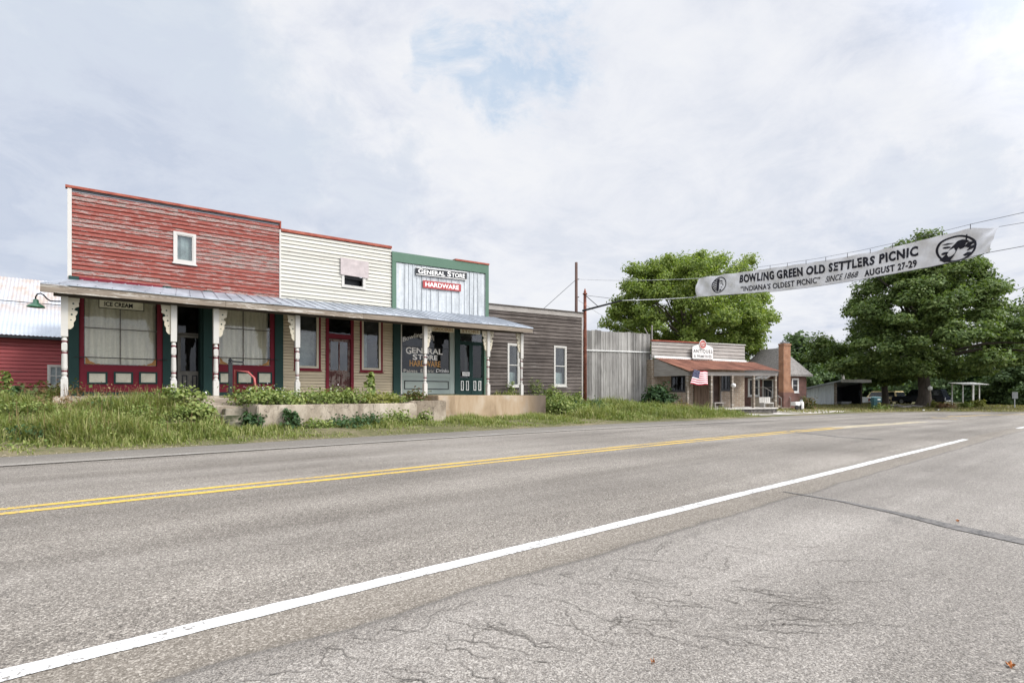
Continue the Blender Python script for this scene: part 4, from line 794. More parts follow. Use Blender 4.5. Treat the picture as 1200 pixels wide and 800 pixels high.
# things about the antiques porch
t = thing('shop_sign', 'white ANTIQUES sign topped by a round red medallion on the rusty porch roof', 'sign', tuple(AF @ Vector((loc(823, 461, AF, -.25)[0], -.25, 3))))
g0, g1 = loc(811.3, 461, AF, -.25)[0], loc(835.2, 461, AF, -.25)[0]; gz0, gz1 = loc(823, 420.5, AF, -.25)[1], loc(823, 408, AF, -.25)[1]; gc = loc(823, 403.5, AF, -.25)
mb = MB(AF); arch = [(g0, gz0), (g1, gz0), (g1, gz1 + .05)] + [(lerp(g1, g0, i / 12), gz1 + .05 + .24 * math.sin(math.pi * i / 12)) for i in range(1, 12)] + [(g0, gz1 + .05)]; mb.prism(arch, -.27, -.235); mb.build('board', M['sign_white'], t)
mb = MB(AF); mb.lathe([(.27, -.30), (.27, -.271)], gc[0], 0, 20, axis='y', cz=gc[1]); md = mb.build('medallion', m_plain('faded_red_enamel', (.42, .11, .09), .6, .2), t)
mb = MB(AF); mb.tube([(gc[0] + .17 * math.cos(w), -.305, gc[1] + .10 * math.sin(w)) for w in np.linspace(.3, 5.6, 14)], .018, 5); mb.tube([(gc[0] - .07 + .14 * i / 6, -.305, gc[1] + .03 * math.sin(i * 2)) for i in range(7)], .02, 5); mb.build('scroll', M['sign_white'], md)
mb = MB(AF); mb.tube([(gc[0] + .28 * math.cos(w), -.30, gc[1] + .28 * math.sin(w)) for w in np.linspace(0, 6.283, 25)], .022, 5); mb.build('rim', M['sign_white'], md)
lettering('ANTIQUES', lambda a, b: (lerp(g0 + .06, g1 - .06, a), -.274, lerp(lerp(gz0, gz1, .50), lerp(gz0, gz1, .88), b)), M['letter_black'], t, fr=AF, offset=.012, spacing=1.25)
lettering('& PRIMITIVES', lambda a, b: (lerp(g0 + .12, g1 - .12, a), -.274, lerp(lerp(gz0, gz1, .14), lerp(gz0, gz1, .36), b)), M['letter_black'], t, fr=AF, offset=.008)
mb = MB(AF); mb.tube([(g0 + .04, -.22, gz0 - .15), (g0 + .04, -.22, gz1)], .03); mb.tube([(g1 - .04, -.22, gz0 - .15), (g1 - .04, -.22, gz1)], .03); mb.build('support', M['black_iron'], t)
# flag
FO = PO - .35
t = thing('flag', 'striped red white and blue flag flying from the antiques porch beam', 'flag', tuple(AF @ Vector((loc(812, 461, AF, FO)[0], FO, 1.2))))
f00, f01, f10, f11 = [loc(*q, AF, FO) for q in ((809, 450), (813.2, 433.3), (830.3, 451), (830.3, 435.3))]
def fp(a, b, o=0.0):
    x = lerp(lerp(f00[0], f10[0], a), lerp(f01[0], f11[0], a), b); z = lerp(lerp(f00[1], f10[1], a), lerp(f01[1], f11[1], a), b) + .035 * math.sin(a * 8 + 1) * (1 - .3 * b)
    return Vector((x, FO + .07 * math.sin(a * 7 + b * 1.5) * a - o, z))
mb = MB(AF); na = 20
for j in range(13):
    for i in range(na):
        for o in (0, ):
            canton = i < na * .4 and j >= 6
            mb.add([fp(i / na, j / 13), fp((i + 1) / na, j / 13), fp((i + 1) / na, (j + 1) / 13), fp(i / na, (j + 1) / 13)], [(0, 1, 2, 3)], 2 if canton else (0 if j % 2 == 0 else 1))
fl_ = mb.build('cloth', [M['flag_red'], M['flag_white'], M['flag_blue']], t, smooth=True)
mb = MB(AF)
for r_ in range(9):
    for c in range(6 if r_ % 2 == 0 else 5):
        a0 = .4 * ((c + .5 + .5 * (r_ % 2)) / 6); b0_ = 6 / 13 + 7 / 13 * (r_ + .5) / 9; pts = [fp(a0 + .012 * math.cos(w * .628 + 1.57) * (1 if w % 2 == 0 else .45), b0_ + .02 * math.sin(w * .628 + 1.57) * (1 if w % 2 == 0 else .45), .006) for w in range(10)]
        mb.add(pts, [tuple(range(10))])
mb.build('stars', M['flag_white'], fl_)
mb = MB(AF); mb.tube([fp(0, -.02) + Vector((-.01, 0, 0)), fp(0, 1) + Vector((-.005, 0, .02)), fp(0, 1) + Vector((.10, .30, .12))], .014); mb.build('staff', M['pole_wood'], t)
def porch_box(name, label, cat, pa, pb, za, zb2, off, m, legs=True, m2=None):
    a, b = loc(pa, 461, AF, off)[0], loc(pb, 461, AF, off)[0]
    t = thing(name, label, cat, tuple(AF @ Vector(((a + b) / 2, off, za))))
    mb = MB(AF); mb.box(a, b, off - .2, off + .2, zb2 - .06, zb2); mb.build('seat', m, t)
    for x in (a + .06, b - .12): mb = MB(AF); mb.box(x, x + .06, off - .17, off + .17, za, zb2 - .06); mb.build('leg', m, t)
    if m2: mb = MB(AF); mb.box(a, b, off + .16, off + .2, zb2, zb2 + .35); [mb.box(lerp(a, b, i / 6) - .02, lerp(a, b, i / 6) + .02, off + .14, off + .159, zb2 + .02, zb2 + .33) for i in range(1, 6)]; mb.build('backrest', m2, t)
    return t
porch_box('bench', 'low grey plank bench before the antiques shop door', 'bench', 834.5, 846, af, af + .35, PO + .45, M['pale_wood'])
porch_box('bench', 'worn white slatted bench at the right end of the antiques porch', 'bench', 892.5, 905, af, af + .30, PO + .6, M['white_trim'], m2=M['white_trim'])
t = thing('porch_lantern', 'small round white lantern fixed on the third antiques porch post', 'lantern', tuple(AF @ Vector((loc(858.5, 461, AF, PO - .15)[0], PO - .15, 1.2))))
cz_ = loc(858.6, 451.5, AF, PO - .15); mb = MB(AF); mb.lathe([(.02, -.14), (.10, -.11), (.14, 0), (.10, .11), (.02, .14)], cz_[0], PO - .2, 12, axis='y', cz=cz_[1]); mb.build('globe', M['sign_white'], t, smooth=True)
mb = MB(AF); mb.box(cz_[0] - .03, cz_[0] + .03, PO - .10, PO - .066, cz_[1] - .14, cz_[1] + .14); mb.build('mount', M['black_iron'], t)

# ---------------------------------------------------------------- brick house behind the antiques shop
hp = ptd(920, 461, 43.0); HF = frame(hp.x, hp.y); HB = frame(hp.x, hp.y, AB + R(90))
H = thing('brick_house', 'red brown brick house with orange brick chimney, porch stairs and grey hip roof', 'house', (hp.x + 1, hp.y + 2, -.1))
sd = loc(866, 461, HB)[0]; fw = loc(945, 461, HF)[0]; he = loc(935, 439, HF)[1]; pk = 4.95
wx = (loc(927.5, 461, HF)[0], loc(935.5, 461, HF)[0], loc(931, 460, HF)[1], loc(931, 443, HF)[1])
wsd = (loc(890.5, 461, HB)[0], loc(877, 461, HB)[0], loc(884, 464.5, HB)[1], loc(884, 443, HB)[1])
mb = MB(HF); mb.box(0, wx[0], 0, .2, -.2, he); mb.box(wx[1], fw, 0, .2, -.2, he); mb.box(wx[0], wx[1], 0, .2, -.2, wx[2]); mb.box(wx[0], wx[1], 0, .2, wx[3], he)
mb.box(0, .2, .201, wsd[0], -.2, he); mb.box(0, .2, wsd[1], sd, -.2, he); mb.box(0, .2, wsd[0], wsd[1], -.2, wsd[2]); mb.box(0, .2, wsd[0], wsd[1], wsd[3], he)
mb.box(fw - .2, fw, .201, sd, -.2, he); mb.box(.2, fw - .2, sd - .2, sd, -.2, he); mb.build('wall', M['brick'], H)
mb = MB(HF); mb.box(.21, fw - .21, 1.6, 1.7, -.1, he - .02); mb.build('inner_partition', M['interior'], H)
mb = MB(HF); o = .35; mb.add([(-o, -o, he), (fw + o, -o, he), (fw + o, sd + o, he), (-o, sd + o, he), (fw * .45, fw * .5, pk), (fw * .45, sd - fw * .5, pk)], [(0, 1, 4), (1, 2, 5, 4), (2, 3, 5), (3, 0, 4, 5)]); mb.box(-o, fw + o, -o, sd + o, he - .14, he - .005); mb.build('roof', M['shingle'], H)
window(H, *wx, 0, .1, M['sign_white'], M['pane_dark'], fr=HF, sash=M['sign_white'], cross=((wx[2] + wx[3]) / 2,))
HS = HF @ Matrix.Rotation(R(90), 4, 'Z') @ Matrix.Scale(1, 4)
WS = HF @ Matrix(((0, 1, 0, 0), (1, 0, 0, 0), (0, 0, 1, 0), (0, 0, 0, 1)))     # side wall: along -> local y, depth -> local x
window(H, *wsd, 0, .12, M['sign_white'], M['pane_dark'], fr=WS, sash=M['sign_white'], bars=((wsd[0] + wsd[1]) / 2,))
mb = MB(HF); c0, c1 = loc(918.3, 461, HF, -.45)[0], loc(926.5, 461, HF, -.45)[0]; cz0 = loc(922, 404.5, HF, -.45)[1]
mb.box(c0, c1, -.45, .0, 1.9, cz0); mb.box(c0 - .04, c1 + .04, -.49, .02, cz0 + .001, cz0 + .14); mb.hexa([(c0 - .0, -.45, 1.2), (c1 + .45, -.45, 1.2), (c1 + .45, -.001, 1.2), (c0, -.001, 1.2), (c0, -.45, 1.899), (c1, -.45, 1.899), (c1, -.001, 1.899), (c0, -.001, 1.899)])
ch = mb.build('chimney', M['brick_orange'], H)
mb = MB(HF); mb.box(c0, c1 + .45, -.45, -.001, -.2, 1.199); mb.build('chimney_base', M['brick'], H)
mb = MB(HF); mb.box(c0 + .05, c1 - .05, -.40, -.05, cz0 + .20, cz0 + .26); [mb.box(x, x + .05, -.35, -.10, cz0 + .141, cz0 + .199) for x in (c0 + .08, c1 - .13)]; mb.lathe([(.13, cz0 + .261), (.13, cz0 + .36), (.05, cz0 + .40)], c0 + .3, -.22, 10); mb.build('chimney_cap', M['grey_metal'], ch)
lz_ = .75
WS = WS @ Matrix.Translation((1.0, 0, 0)); mb = MB(WS); mb.box(.15, 1.0, -.04, .03, lz_, lz_ + 1.45); dr = mb.build('door', M['sign_black'], H); mb = MB(WS); mb.rect(.07, 1.08, lz_ - .02, lz_ + 1.55, .075, -.07, .0); mb.build('door_frame', M['sign_white'], dr)
mb = MB(WS)
for i in range(8): mb.add([(-.1 + .17 * i, -.02, lz_ + 1.95), (.07 + .17 * i, -.02, lz_ + 1.95), (.07 + .17 * i, -.85, lz_ + 1.62), (-.1 + .17 * i, -.85, lz_ + 1.62), (-.1 + .17 * i, -.85, lz_ + 1.52), (.07 + .17 * i, -.85, lz_ + 1.52)], [(0, 1, 2, 3), (3, 2, 5, 4)], i % 2)
mb.build('awning', [M['fascia'], M['grey_metal']], H)
mb = MB(WS); mb.box(-.05, 1.3, -1.2, -.04, -.2, lz_ - .01)
for i in range(5): mb.box(-.05 - .3 * (i + 1), -.05 - .3 * i - .001, -1.2, -.04, -.2, lz_ - .15 * (i + 1))
mb.build('stairs', M['concrete'], H)
mb = MB(WS)
for xx in (-1.17, -.08): mb.tube([(1.25, xx, lz_ + .85), (-.05, xx, lz_ + .85), (-1.55, xx, .75), (-1.55, xx, 0)], .03); [mb.tube([(-.05 - .3 * i, xx, lz_ + .85 - .155 * i), (-.05 - .3 * i, xx, lz_ - .15 * i - .1)], .02) for i in range(5)]; mb.tube([(1.2, xx, lz_ + .85), (1.2, xx, lz_ - .1)], .02)
mb.build('stair_rail', M['pale_wood'], H)
t = thing('parked_cart', 'small white and dark garden cart parked by the foot of the brick house stairs', 'cart', tuple(ptd(933, 474, 39)))
q = ptd(933, 477, 39); mb = MB(frame(q.x, q.y)); mb.box(-.35, .35, -.2, .2, .2, .5); mb.build('tray', M['sign_white'], t, bevel=.03)
for sx in (-.25, .25): mb = MB(frame(q.x, q.y)); mb.lathe([(.17, -.27), (.18, -.25), (.18, -.21), (.17, -.2)], sx, 0, 14, axis='y', cz=.08); mb.build('wheel', M['tyre'], t)
mb = MB(frame(q.x, q.y)); mb.tube([(.35, 0, .45), (.6, 0, .85), (.6, .2, .88)], .02); mb.build('handle', M['black_iron'], t)
t = thing('propane_tank', 'small upright white gas cylinder beside the cart at the brick house', 'gas cylinder', tuple(ptd(939, 475.5, 39)))
q = ptd(939, 475.5, 39); mb = MB(); mb.lathe([(.14, -.05), (.17, 0), (.17, .42), (.12, .52), (.05, .56)], q.x, q.y, 14); mb.build('cylinder', M['sign_white'], t, smooth=True); mb = MB(); mb.lathe([(.09, .561), (.09, .66), (.075, .66), (.075, .561)], q.x, q.y, 12); mb.build('collar', M['grey_metal'], t)

# ---------------------------------------------------------------- sheds, vehicles, street furniture beyond the bend
sp_ = ptd(979, 461, 52); SF = frame(sp_.x, sp_.y); SBk = frame(sp_.x, sp_.y, AB + R(90))
t = thing('pole_shed', 'grey blue sheet metal shed with a dark open front and tilted roof', 'shed', (sp_.x + 1, sp_.y + 2, 0))
sl, sw = loc(944, 461, SBk)[0], loc(1009, 461, SF)[0]; h0_, h1_ = loc(979, 447, SF)[1], loc(944, 457, SBk)[1]
mb = MB(WSF := SF @ Matrix(((0, 1, 0, 0), (1, 0, 0, 0), (0, 0, 1, 0), (0, 0, 0, 1))))
n = 24
for i in range(n):
    a, b = i / n * sl, (i + 1) / n * sl - .012; mb.sbox(a, b, -.02 * (i % 2) - .02, .03, -.2, lerp(h0_, h1_, i / n), -.2, lerp(h0_, h1_, (i + 1) / n))
mb.box(0, sl, sw - .1, sw, -.2, h1_); mb.box(sl - .1, sl, .03, sw - .1, -.2, h1_); mb.build('wall', M['shed_blue'], t)
mb = MB(SF); mb.hexa([(-.35, -.8, h0_ + .02), (sw + .3, -.8, h0_ + .02), (sw + .3, sl + .3, h1_ + .02), (-.35, sl + .3, h1_ + .02), (-.35, -.8, h0_ + .16), (sw + .3, -.8, h0_ + .16), (sw + .3, sl + .3, h1_ + .16), (-.35, sl + .3, h1_ + .16)]); mb.build('roof', M['metal_roof'], t)
mb = MB(SF); mb.box(-.36, sw + .31, -.84, -.801, h0_ - .08, h0_ + .22); mb.build('fascia', M['sign_white'], t)
mb = MB(SF); mb.box(-.06, .12, -.08, .1, -.2, h0_); mb.build('post', M['fascia'], t); mb = MB(SF); mb.box(sw - .1, sw + .08, -.08, .1, -.2, h0_); mb.build('post', M['grey_wood'], t)
mb = MB(SF); mb.box(.05, sw - .12, 1.8, 1.85, -.1, h0_ - .25); mb.box(sw - .14, sw - .105, .04, 1.79, -.1, h0_ - .1); mb.build('shade_lining', M['sign_black'], t)  # black sheets put in to paint the shed interior as deep shade
t = thing('feed_trough', 'pale low trough lying in the mouth of the open metal shed', 'trough', tuple(SF @ Vector((sw * .45, .4, 0))))
mb = MB(SF); mb.hexa([(sw * .3, .2, 0), (sw * .65, .2, 0), (sw * .65, .6, 0), (sw * .3, .6, 0), (sw * .27, .1, .3), (sw * .68, .1, .3), (sw * .68, .7, .3), (sw * .27, .7, .3)]); mb.build('tub', M['grey_metal'], t)

def vehicle(name, label, cat, px, pyb, d, rz, W, L, Hh, body_m, face_m, kind='pickup'):
    q = ptd(px, pyb, d); z0 = q.z; fr = frame(q.x, q.y, rz, z0)
    t = thing(name, label, cat, (q.x, q.y, z0), rz)
    w = W / 2; bh = Hh * .56; mb = MB(fr)
    prof = [(0, .38), (.04, .34), (L, .34), (L, bh * .92), (L * .97, bh), (.10, bh), (0, bh * .95)]
    vs = [(-w * (1 if z < bh * .8 else .94), y, z) for y, z in prof] + [(w * (1 if z < bh * .8 else .94), y, z) for y, z in prof]; n = len(prof)
    mb.add(vs, [tuple(range(n)), tuple(range(2 * n - 1, n - 1, -1))] + [(i, i + n, (i + 1) % n + n, (i + 1) % n) for i in range(n)]); mb.build('body', body_m, t, bevel=.04)
    c0, c1 = (L * .42, L * .72) if kind == 'pickup' else (L * .03, L * .66)
    a = w * .92; b = w * .74; mb = MB(fr); mb.hexa([(-a, c0, bh + .002), (a, c0, bh + .002), (a, c1 + .35, bh + .002), (-a, c1 + .35, bh + .002), (-b, c0 + .25, Hh), (b, c0 + .25, Hh), (b, c1 - .15, Hh), (-b, c1 - .15, Hh)]); cab = mb.build('cabin', body_m, t, bevel=.05)
    zb_, zt_ = lerp(bh, Hh, .14), lerp(bh, Hh, .86)
    wt = lambda z: lerp(a, b, (z - bh) / (Hh - bh)); yt = lambda z: c0 + .25 * (z - bh) / (Hh - bh)
    mb = MB(fr); mb.quad((-wt(zb_) * .9, yt(zb_) - .012, zb_), (wt(zb_) * .9, yt(zb_) - .012, zb_), (wt(zt_) * .9, yt(zt_) - .012, zt_), (-wt(zt_) * .9, yt(zt_) - .012, zt_)); mb.build('window', M['car_glass'], cab)
    for sg in (-1, 1):
        mb = MB(fr); mb.quad((sg * (wt(zb_) + .012), c0 + .2, zb_), (sg * (wt(zb_) + .012), c1 + .1, zb_), (sg * (wt(zt_) + .012), c1 - .15, zt_), (sg * (wt(zt_) + .012), c0 + .32, zt_)); mb.build('window', M['car_glass'], cab)
    mb = MB(fr); mb.box(-w * .70, w * .70, -.02, -.001, .55, bh * .86); mb.build('tailgate', face_m, t)
    mb = MB(fr); mb.box(-w * 1.0, w * 1.0, -.14, -.03, .34, .48); mb.build('bumper', M['grey_metal'], t, bevel=.02)
    for sg in (-1, 1):
        mb = MB(fr); mb.box(sg * w * .86 - .08, sg * w * .86 + .08, -.025, -.002, bh * .55, bh * .88); mb.build('tail_lamp', M['sign_red'] if kind == 'pickup' else M['grey_metal'], t)
    mb = MB(fr); mb.box(-.16, .16, -.16, -.141, .36, .47); mb.build('number_plate', M['sign_white'], t)
    for sg in (-1, 1):
        for yy in (L * .2, L * .8):
            mb = MB(fr); mb.lathe([(.20, -.11), (.33, -.10), (.34, -.05), (.34, .05), (.33, .10), (.20, .11)], sg * (w - .12), yy, 16, axis='x', cz=.34); wh = mb.build('wheel', M['tyre'], t)
            mb = MB(fr); mb.lathe([(.19, -.112 if sg < 0 else .06), (.19, -.06 if sg < 0 else .112)], sg * (w - .12), yy, 12, axis='x', cz=.34); mb.build('rim', M['grey_metal'], wh)
    return t
M['white_car'] = m_plain('white_car_paint', (.78, .79, .78), .35, .08, spec=.5); M['cream_car'] = m_plain('cream_car_paint', (.68, .55, .28), .4, .15, spec=.5); M['rust_gate'] = m_plain('rust_orange_panel', (.42, .15, .05), .6, .3); M['dark_car'] = m_plain('dark_blue_car_paint', (.014, .018, .03), .25, .1, spec=.6)
vehicle('parked_truck', 'white pickup truck parked beyond the green mail box', 'pickup truck', 1023, 475.3, 57, AB + R(3), 1.9, 5.0, 1.65, M['white_car'], M['black_iron'])
vehicle('parked_wagon', 'cream station wagon with rusty orange tailgate parked left of the big maple', 'station wagon', 1058.5, 474.8, 56, AB - R(4), 1.9, 4.6, 1.5, M['cream_car'], M['rust_gate'], 'wagon')
vehicle('parked_car', 'dark blue car parked in deep shade right of the big maple trunk', 'car', 1111, 474.5, 52, AB + R(8), 1.85, 4.5, 1.55, M['dark_car'], M['dark_car'], 'wagon')
q = ptd(1025.5, 480, 40.5); fr = frame(q.x, q.y, R(-40), q.z)
t = thing('mail_box', 'dark teal street mail box with rounded top on a narrow base', 'mail box', tuple(q), R(-40))
mb = MB(fr @ Matrix.Scale(.78, 4)); mb.box(-.26, .10, -.22, .22, 0, .75); mb.build('base', M['teal_paint'], t, bevel=.02)
fr = fr @ Matrix.Translation((0, 0, .12)) @ Matrix.Scale(.78, 4); mb = MB(fr); mb.prism([(-.3, .601), (.48, .601), (.48, .96)] + [(.09 + .39 * math.cos(w), .96 + .17 * math.sin(w)) for w in np.linspace(.2, 2.94, 9)] + [(-.3, .96)], -.27, .27); bd = mb.build('body', M['teal_paint'], t, bevel=.015)
mb = MB(fr); mb.box(.06, .36, -.285, -.271, .80, .92); mb.build('label_plate', M['sign_white'], bd)
mb = MB(fr); mb.prism([(-.32 + .0, 1.05)] + [(.09 + .41 * math.cos(w), .965 + .19 * math.sin(w)) for w in np.linspace(2.7, .45, 9)] + [(.47, 1.03)], -.275, .275); mb.build('sunlit_top', m_plain('sunlit_teal_enamel', (.20, .33, .34), .4, .1, spec=.5), bd)  # sunlight on the rounded top painted in as a paler teal
q = ptd(1189, 479.3, 41); t = thing('road_sign', 'grey back of a square road sign on a thin post by the far right verge', 'road sign', tuple(q))
fr = frame(q.x, q.y, R(-40), q.z); mb = MB(fr); mb.box(-.03, .03, -.02, .02, -.1, 1.32); mb.build('post', M['grey_metal'], t); mb = MB(fr); mb.box(-.23, .23, -.035, -.021, .82, 1.34); mb.build('panel', m_plain('dull_sign_back', (.22, .23, .23), .5, .15), t, bevel=.01)
q = ptd(1090, 475.5, 43); t = thing('yard_lamp', 'pale grey yard lamp post with a small head just right of the maple trunk', 'lamp post', tuple(q))
mb = MB(); mb.lathe([(.09, q.z), (.07, q.z + .1), (.06, q.z + 1.25)], q.x, q.y, 10); mb.build('post', M['fascia'], t); mb = MB(); mb.lathe([(.06, q.z + 1.251), (.15, q.z + 1.33), (.16, q.z + 1.5), (.05, q.z + 1.62)], q.x, q.y, 10); mb.build('head', M['sign_white'], t)
cp = ptd(1127, 474, 47); fr = frame(cp.x, cp.y, R(-38), cp.z); t = thing('carport', 'open lean-to carport with a white sheet roof on thin posts at the wood edge', 'carport', tuple(cp), R(-38))
zc0 = 1.75; mb = MB(fr); mb.hexa([(-.2, -.3, zc0), (2.2, -.3, zc0 + .02), (2.2, 1.2, zc0 + .20), (-.2, 1.2, zc0 + .18), (-.2, -.3, zc0 + .05), (2.2, -.3, zc0 + .07), (2.2, 1.2, zc0 + .25), (-.2, 1.2, zc0 + .23)]); mb.build('roof', M['sign_white'], t)
for x_, y_ in ((0.1, 0), (1.0, 0), (1.7, 0.1), (.1, 1.1), (2.1, 1.1)): mb = MB(fr); mb.box(x_ - .035, x_ + .035, y_ - .035, y_ + .035, -.2, zc0 + .0 + .1 * y_); mb.build('post', M['sign_white'], t)
q = ptd(1060, 478.5, 44); t = thing('brush_pile', 'pile of pale broken branches on the lawn before the maple', 'branch pile', tuple(q)); mb = MB()
for i in range(34):
    a = random.uniform(0, 6.28); p = Vector((q.x + random.gauss(0, .5), q.y + random.gauss(0, .4), q.z - .05 + random.uniform(0, .3))); dv = Vector((math.cos(a), math.sin(a), random.uniform(-.25, .35))) * random.uniform(.3, .9); mb.tube([p - dv, p + dv * .2 + Vector((0, 0, .06)), p + dv], [.035, .03, .012], 5)
mb.build('branches', M['pale_wood'], t)
q = gnd(1092, 481.2, -.15); t = thing('rubble_heap', 'little heap of black and white rubble at the pavement edge under the maple', 'rubble', tuple(q))
for i in range(7):
    mb = MB(); c = q + Vector((random.gauss(0, .45), random.gauss(0, .25), .04)); r_ = random.uniform(.07, .16); mb.lathe([(r_ * .5, c.z - r_ * .5), (r_, c.z), (r_ * .6, c.z + r_ * .5)], c.x, c.y, 6); mb.build('lump', M['sign_white'] if i % 2 else M['sign_black'], t)

# ---------------------------------------------------------------- poles, cables, banner
q = ptd(685.5, 466, 27.2); rz_top = EYE + (HY - 345) / F * 27.2
t = thing('rusty_pole', 'rusty red iron pole with a finial and slanted side arm before the plank shed', 'pole', (q.x, q.y, .4))
mb = MB(); mb.lathe([(.10, .3), (.085, rz_top - 1.1), (.075, rz_top)], q.x, q.y, 14); mb.build('shaft', M['rust'], t, smooth=True)
mb = MB(); mb.lathe([(.12, rz_top), (.12, rz_top + .05), (.06, rz_top + .09), (.07, rz_top + .13), (.02, rz_top + .30)], q.x, q.y, 12); mb.build('finial', M['rust'], t)
P1, P2 = ptd(683, 364, 27.2), ptd(729, 352, 24.6); P0 = ptd(686, 346, 27.2)
mb = MB(); mb.tube([P1, lerp(P1, P2, .5), P2], [.055, .05, .04], 8); mb.build('arm', M['black_iron'], t)
mb = MB(); mb.tube([P0, lerp(P1, P2, .42)], .018); mb.tube([P0, lerp(P0, P2, .6) + Vector((0, 0, .02)), P2], .010); mb.build('brace_rod', M['black_iron'], t)
u = ptd(675.3, 461, 38); uz_ = EYE + (HY - 307.5) / F * 38
t = thing('utility_pole', 'slim brown utility pole rising behind the grey clapboard building', 'utility pole', (u.x, u.y, .8)); mb = MB(); mb.lathe([(.13, .5), (.10, uz_)], u.x, u.y, 12); mb.build('shaft', M['pole_wood'], t, smooth=True)
mb = MB(); [mb.lathe([(.03, -.16), (.05, -.05), (.03, .0)], u.x + .14, u.y, 8, axis='y', cz=EYE + (HY - v) / F * 38) for v in (327, 348)]; mb.build('insulator', M['grey_metal'], t)
def cable(label, pts, r, m=None, sag=.0, name='cable', cat='cable'):
    pts = [Vector(p) for p in pts]; out = []
    for a, b in zip(pts[:-1], pts[1:]):
        for i in range(13): tt = i / 13; out.append(lerp(a, b, tt) - Vector((0, 0, sag * 4 * tt * (1 - tt))))
    out.append(pts[-1]); c = sum(out, Vector()) / len(out); t = thing(name, label, cat, tuple(c)); mb = MB(); mb.tube(out, r, 5); mb.build('strand', m or M['wire'], t, smooth=True); return t
BL = Vector((24.6, 14.7)); BR = Vector((22.2, 2.9)); bang = math.atan2((BR - BL).y, (BR - BL).x); BP = (BL.x, BL.y, bang)
top_px = [(818, 326), (850, 321), (867, 318.7), (923, 311.3), (970, 304.6), (1020, 295), (1073, 282.7), (1138, 267.3), (1172, 265.6)]
bot_px = [(815.5, 348), (850, 345.4), (867, 344.2), (917, 340), (967, 334), (1013, 326.8), (1073, 315.5), (1138, 302.7), (1164, 296)]
tS = [onp(*p, BP)[:2] for p in top_px]; bS = [onp(*p, BP)[:2] for p in bot_px]
ts_, tz_ = zip(*tS); bs_, bz_ = zip(*bS)
def bmap(s, t):
    zt_, zb_ = np.interp(s, ts_, tz_), np.interp(s, bs_, bz_); z = lerp(zb_, zt_, t)
    k = float(sstep(tS[7][0] - .5, tS[8][0], s)); L0 = 1 - float(sstep(tS[0][0], tS[0][0] + 1.6, s))
    wr = .024 * math.sin(s * 5.3 + t * 4.6) * (.4 + t) + .014 * math.sin(s * 9.7 - t * 7 + 1.3 * math.sin(s * 2)) + .035 * math.sin(s * 1.1 + t * 1.5) + .012 * abs(math.sin(s * 3.1 + t * 9)) + .05 * L0 * math.sin(t * 5 + s * 6) + .20 * k * math.sin((s - tS[7][0]) * 3.6 - t * 2.6) + .07 * k * abs(math.sin(t * 6 - s * 5))
    return s, wr, float(z) - t * .018 * abs(math.sin(s * 3.6))
bn = Vector((math.sin(bang), -math.cos(bang), 0))       # faces the camera side
if bn.x > 0: bn = -bn
def bpt(s, t, out=0.0):
    s, wr, z = bmap(s, t); return Vector((BL.x + s * math.cos(bang), BL.y + s * math.sin(bang), z)) + bn * (wr + out)
B = thing('street_banner', 'long white picnic banner with black lettering and two emblems strung across the road', 'banner', tuple(bpt((ts_[0] + ts_[-1]) / 2, .5)))
mb = MB(); na, nb = 220, 14
def scol(i, t):
    f = i / na; return lerp(lerp(bs_[0], ts_[0], t), lerp(bs_[-1], ts_[-1], t), f)
for i in range(na):
    for j in range(nb): mb.add([bpt(scol(i, j / nb), j / nb), bpt(scol(i + 1, j / nb), j / nb), bpt(scol(i + 1, (j + 1) / nb), (j + 1) / nb), bpt(scol(i, (j + 1) / nb), (j + 1) / nb)], [(0, 1, 2, 3)])
bm = bmesh.new(); me = bpy.data.meshes.new('cloth'); me.from_pydata(mb.v, [], mb.f); bm.from_mesh(me); bmesh.ops.remove_doubles(bm, verts=bm.verts, dist=.0005); bm.to_mesh(me); bm.free()
me.transform(MAT[B.name].inverted()); me.materials.append(M['vinyl']); me.polygons.foreach_set('use_smooth', [True] * len(me.polygons)); cl = link('cloth', me, B)
def bs(px): return onp(px, 300, BP)[0]
def bt(px, py): s, z, _ = onp(px, py, BP); return (z - np.interp(s, bs_, bz_)) / (np.interp(s, ts_, tz_) - np.interp(s, bs_, bz_))
def banner_text(body, pa, pb, a_lo, a_hi, b_lo, b_hi, **kw):
    s0, s1 = bs(pa), bs(pb); vs, fs = text2d(body, **kw); q = MB(); q.add([bpt(lerp(s0, s1, a), lerp(lerp(a_lo, b_lo, a), lerp(a_hi, b_hi, a), b), .012) for a, b in vs], fs)
    q.build('lettering', M['banner_ink'], B)
banner_text('BOWLING GREEN OLD SETTLERS PICNIC', 866.5, 1075.5, .50, .88, .47, .84, offset=.045, spacing=1.13)
banner_text('\u201cINDIANA\u2019S OLDEST PICNIC\u201d', 868.5, 962, .10, .34, .11, .36, offset=.02, spacing=1.05)
banner_text('SINCE 1868', 968, 1006, .10, .34, .11, .34, shear=.35, offset=.008)
banner_text('AUGUST 27-29', 1013.5, 1074, .07, .33, .08, .35, offset=.038, spacing=1.12)
def bloop(cx, cy, rx, ry, ang, mb, w):                   # ring drawn on the cloth, in banner metres
    n = 40; o = []
    for i in range(n):
        a = 6.283 * i / n
        for k in (1, 1 - w): x, y = rx * k * math.cos(a), ry * k * math.sin(a); o.append((cx + x * math.cos(ang) - y * math.sin(ang), cy + x * math.sin(ang) + y * math.cos(ang)))
    return o, [(2 * i, 2 * ((i + 1) % n), 2 * ((i + 1) % n) + 1, 2 * i + 1) for i in range(n)]
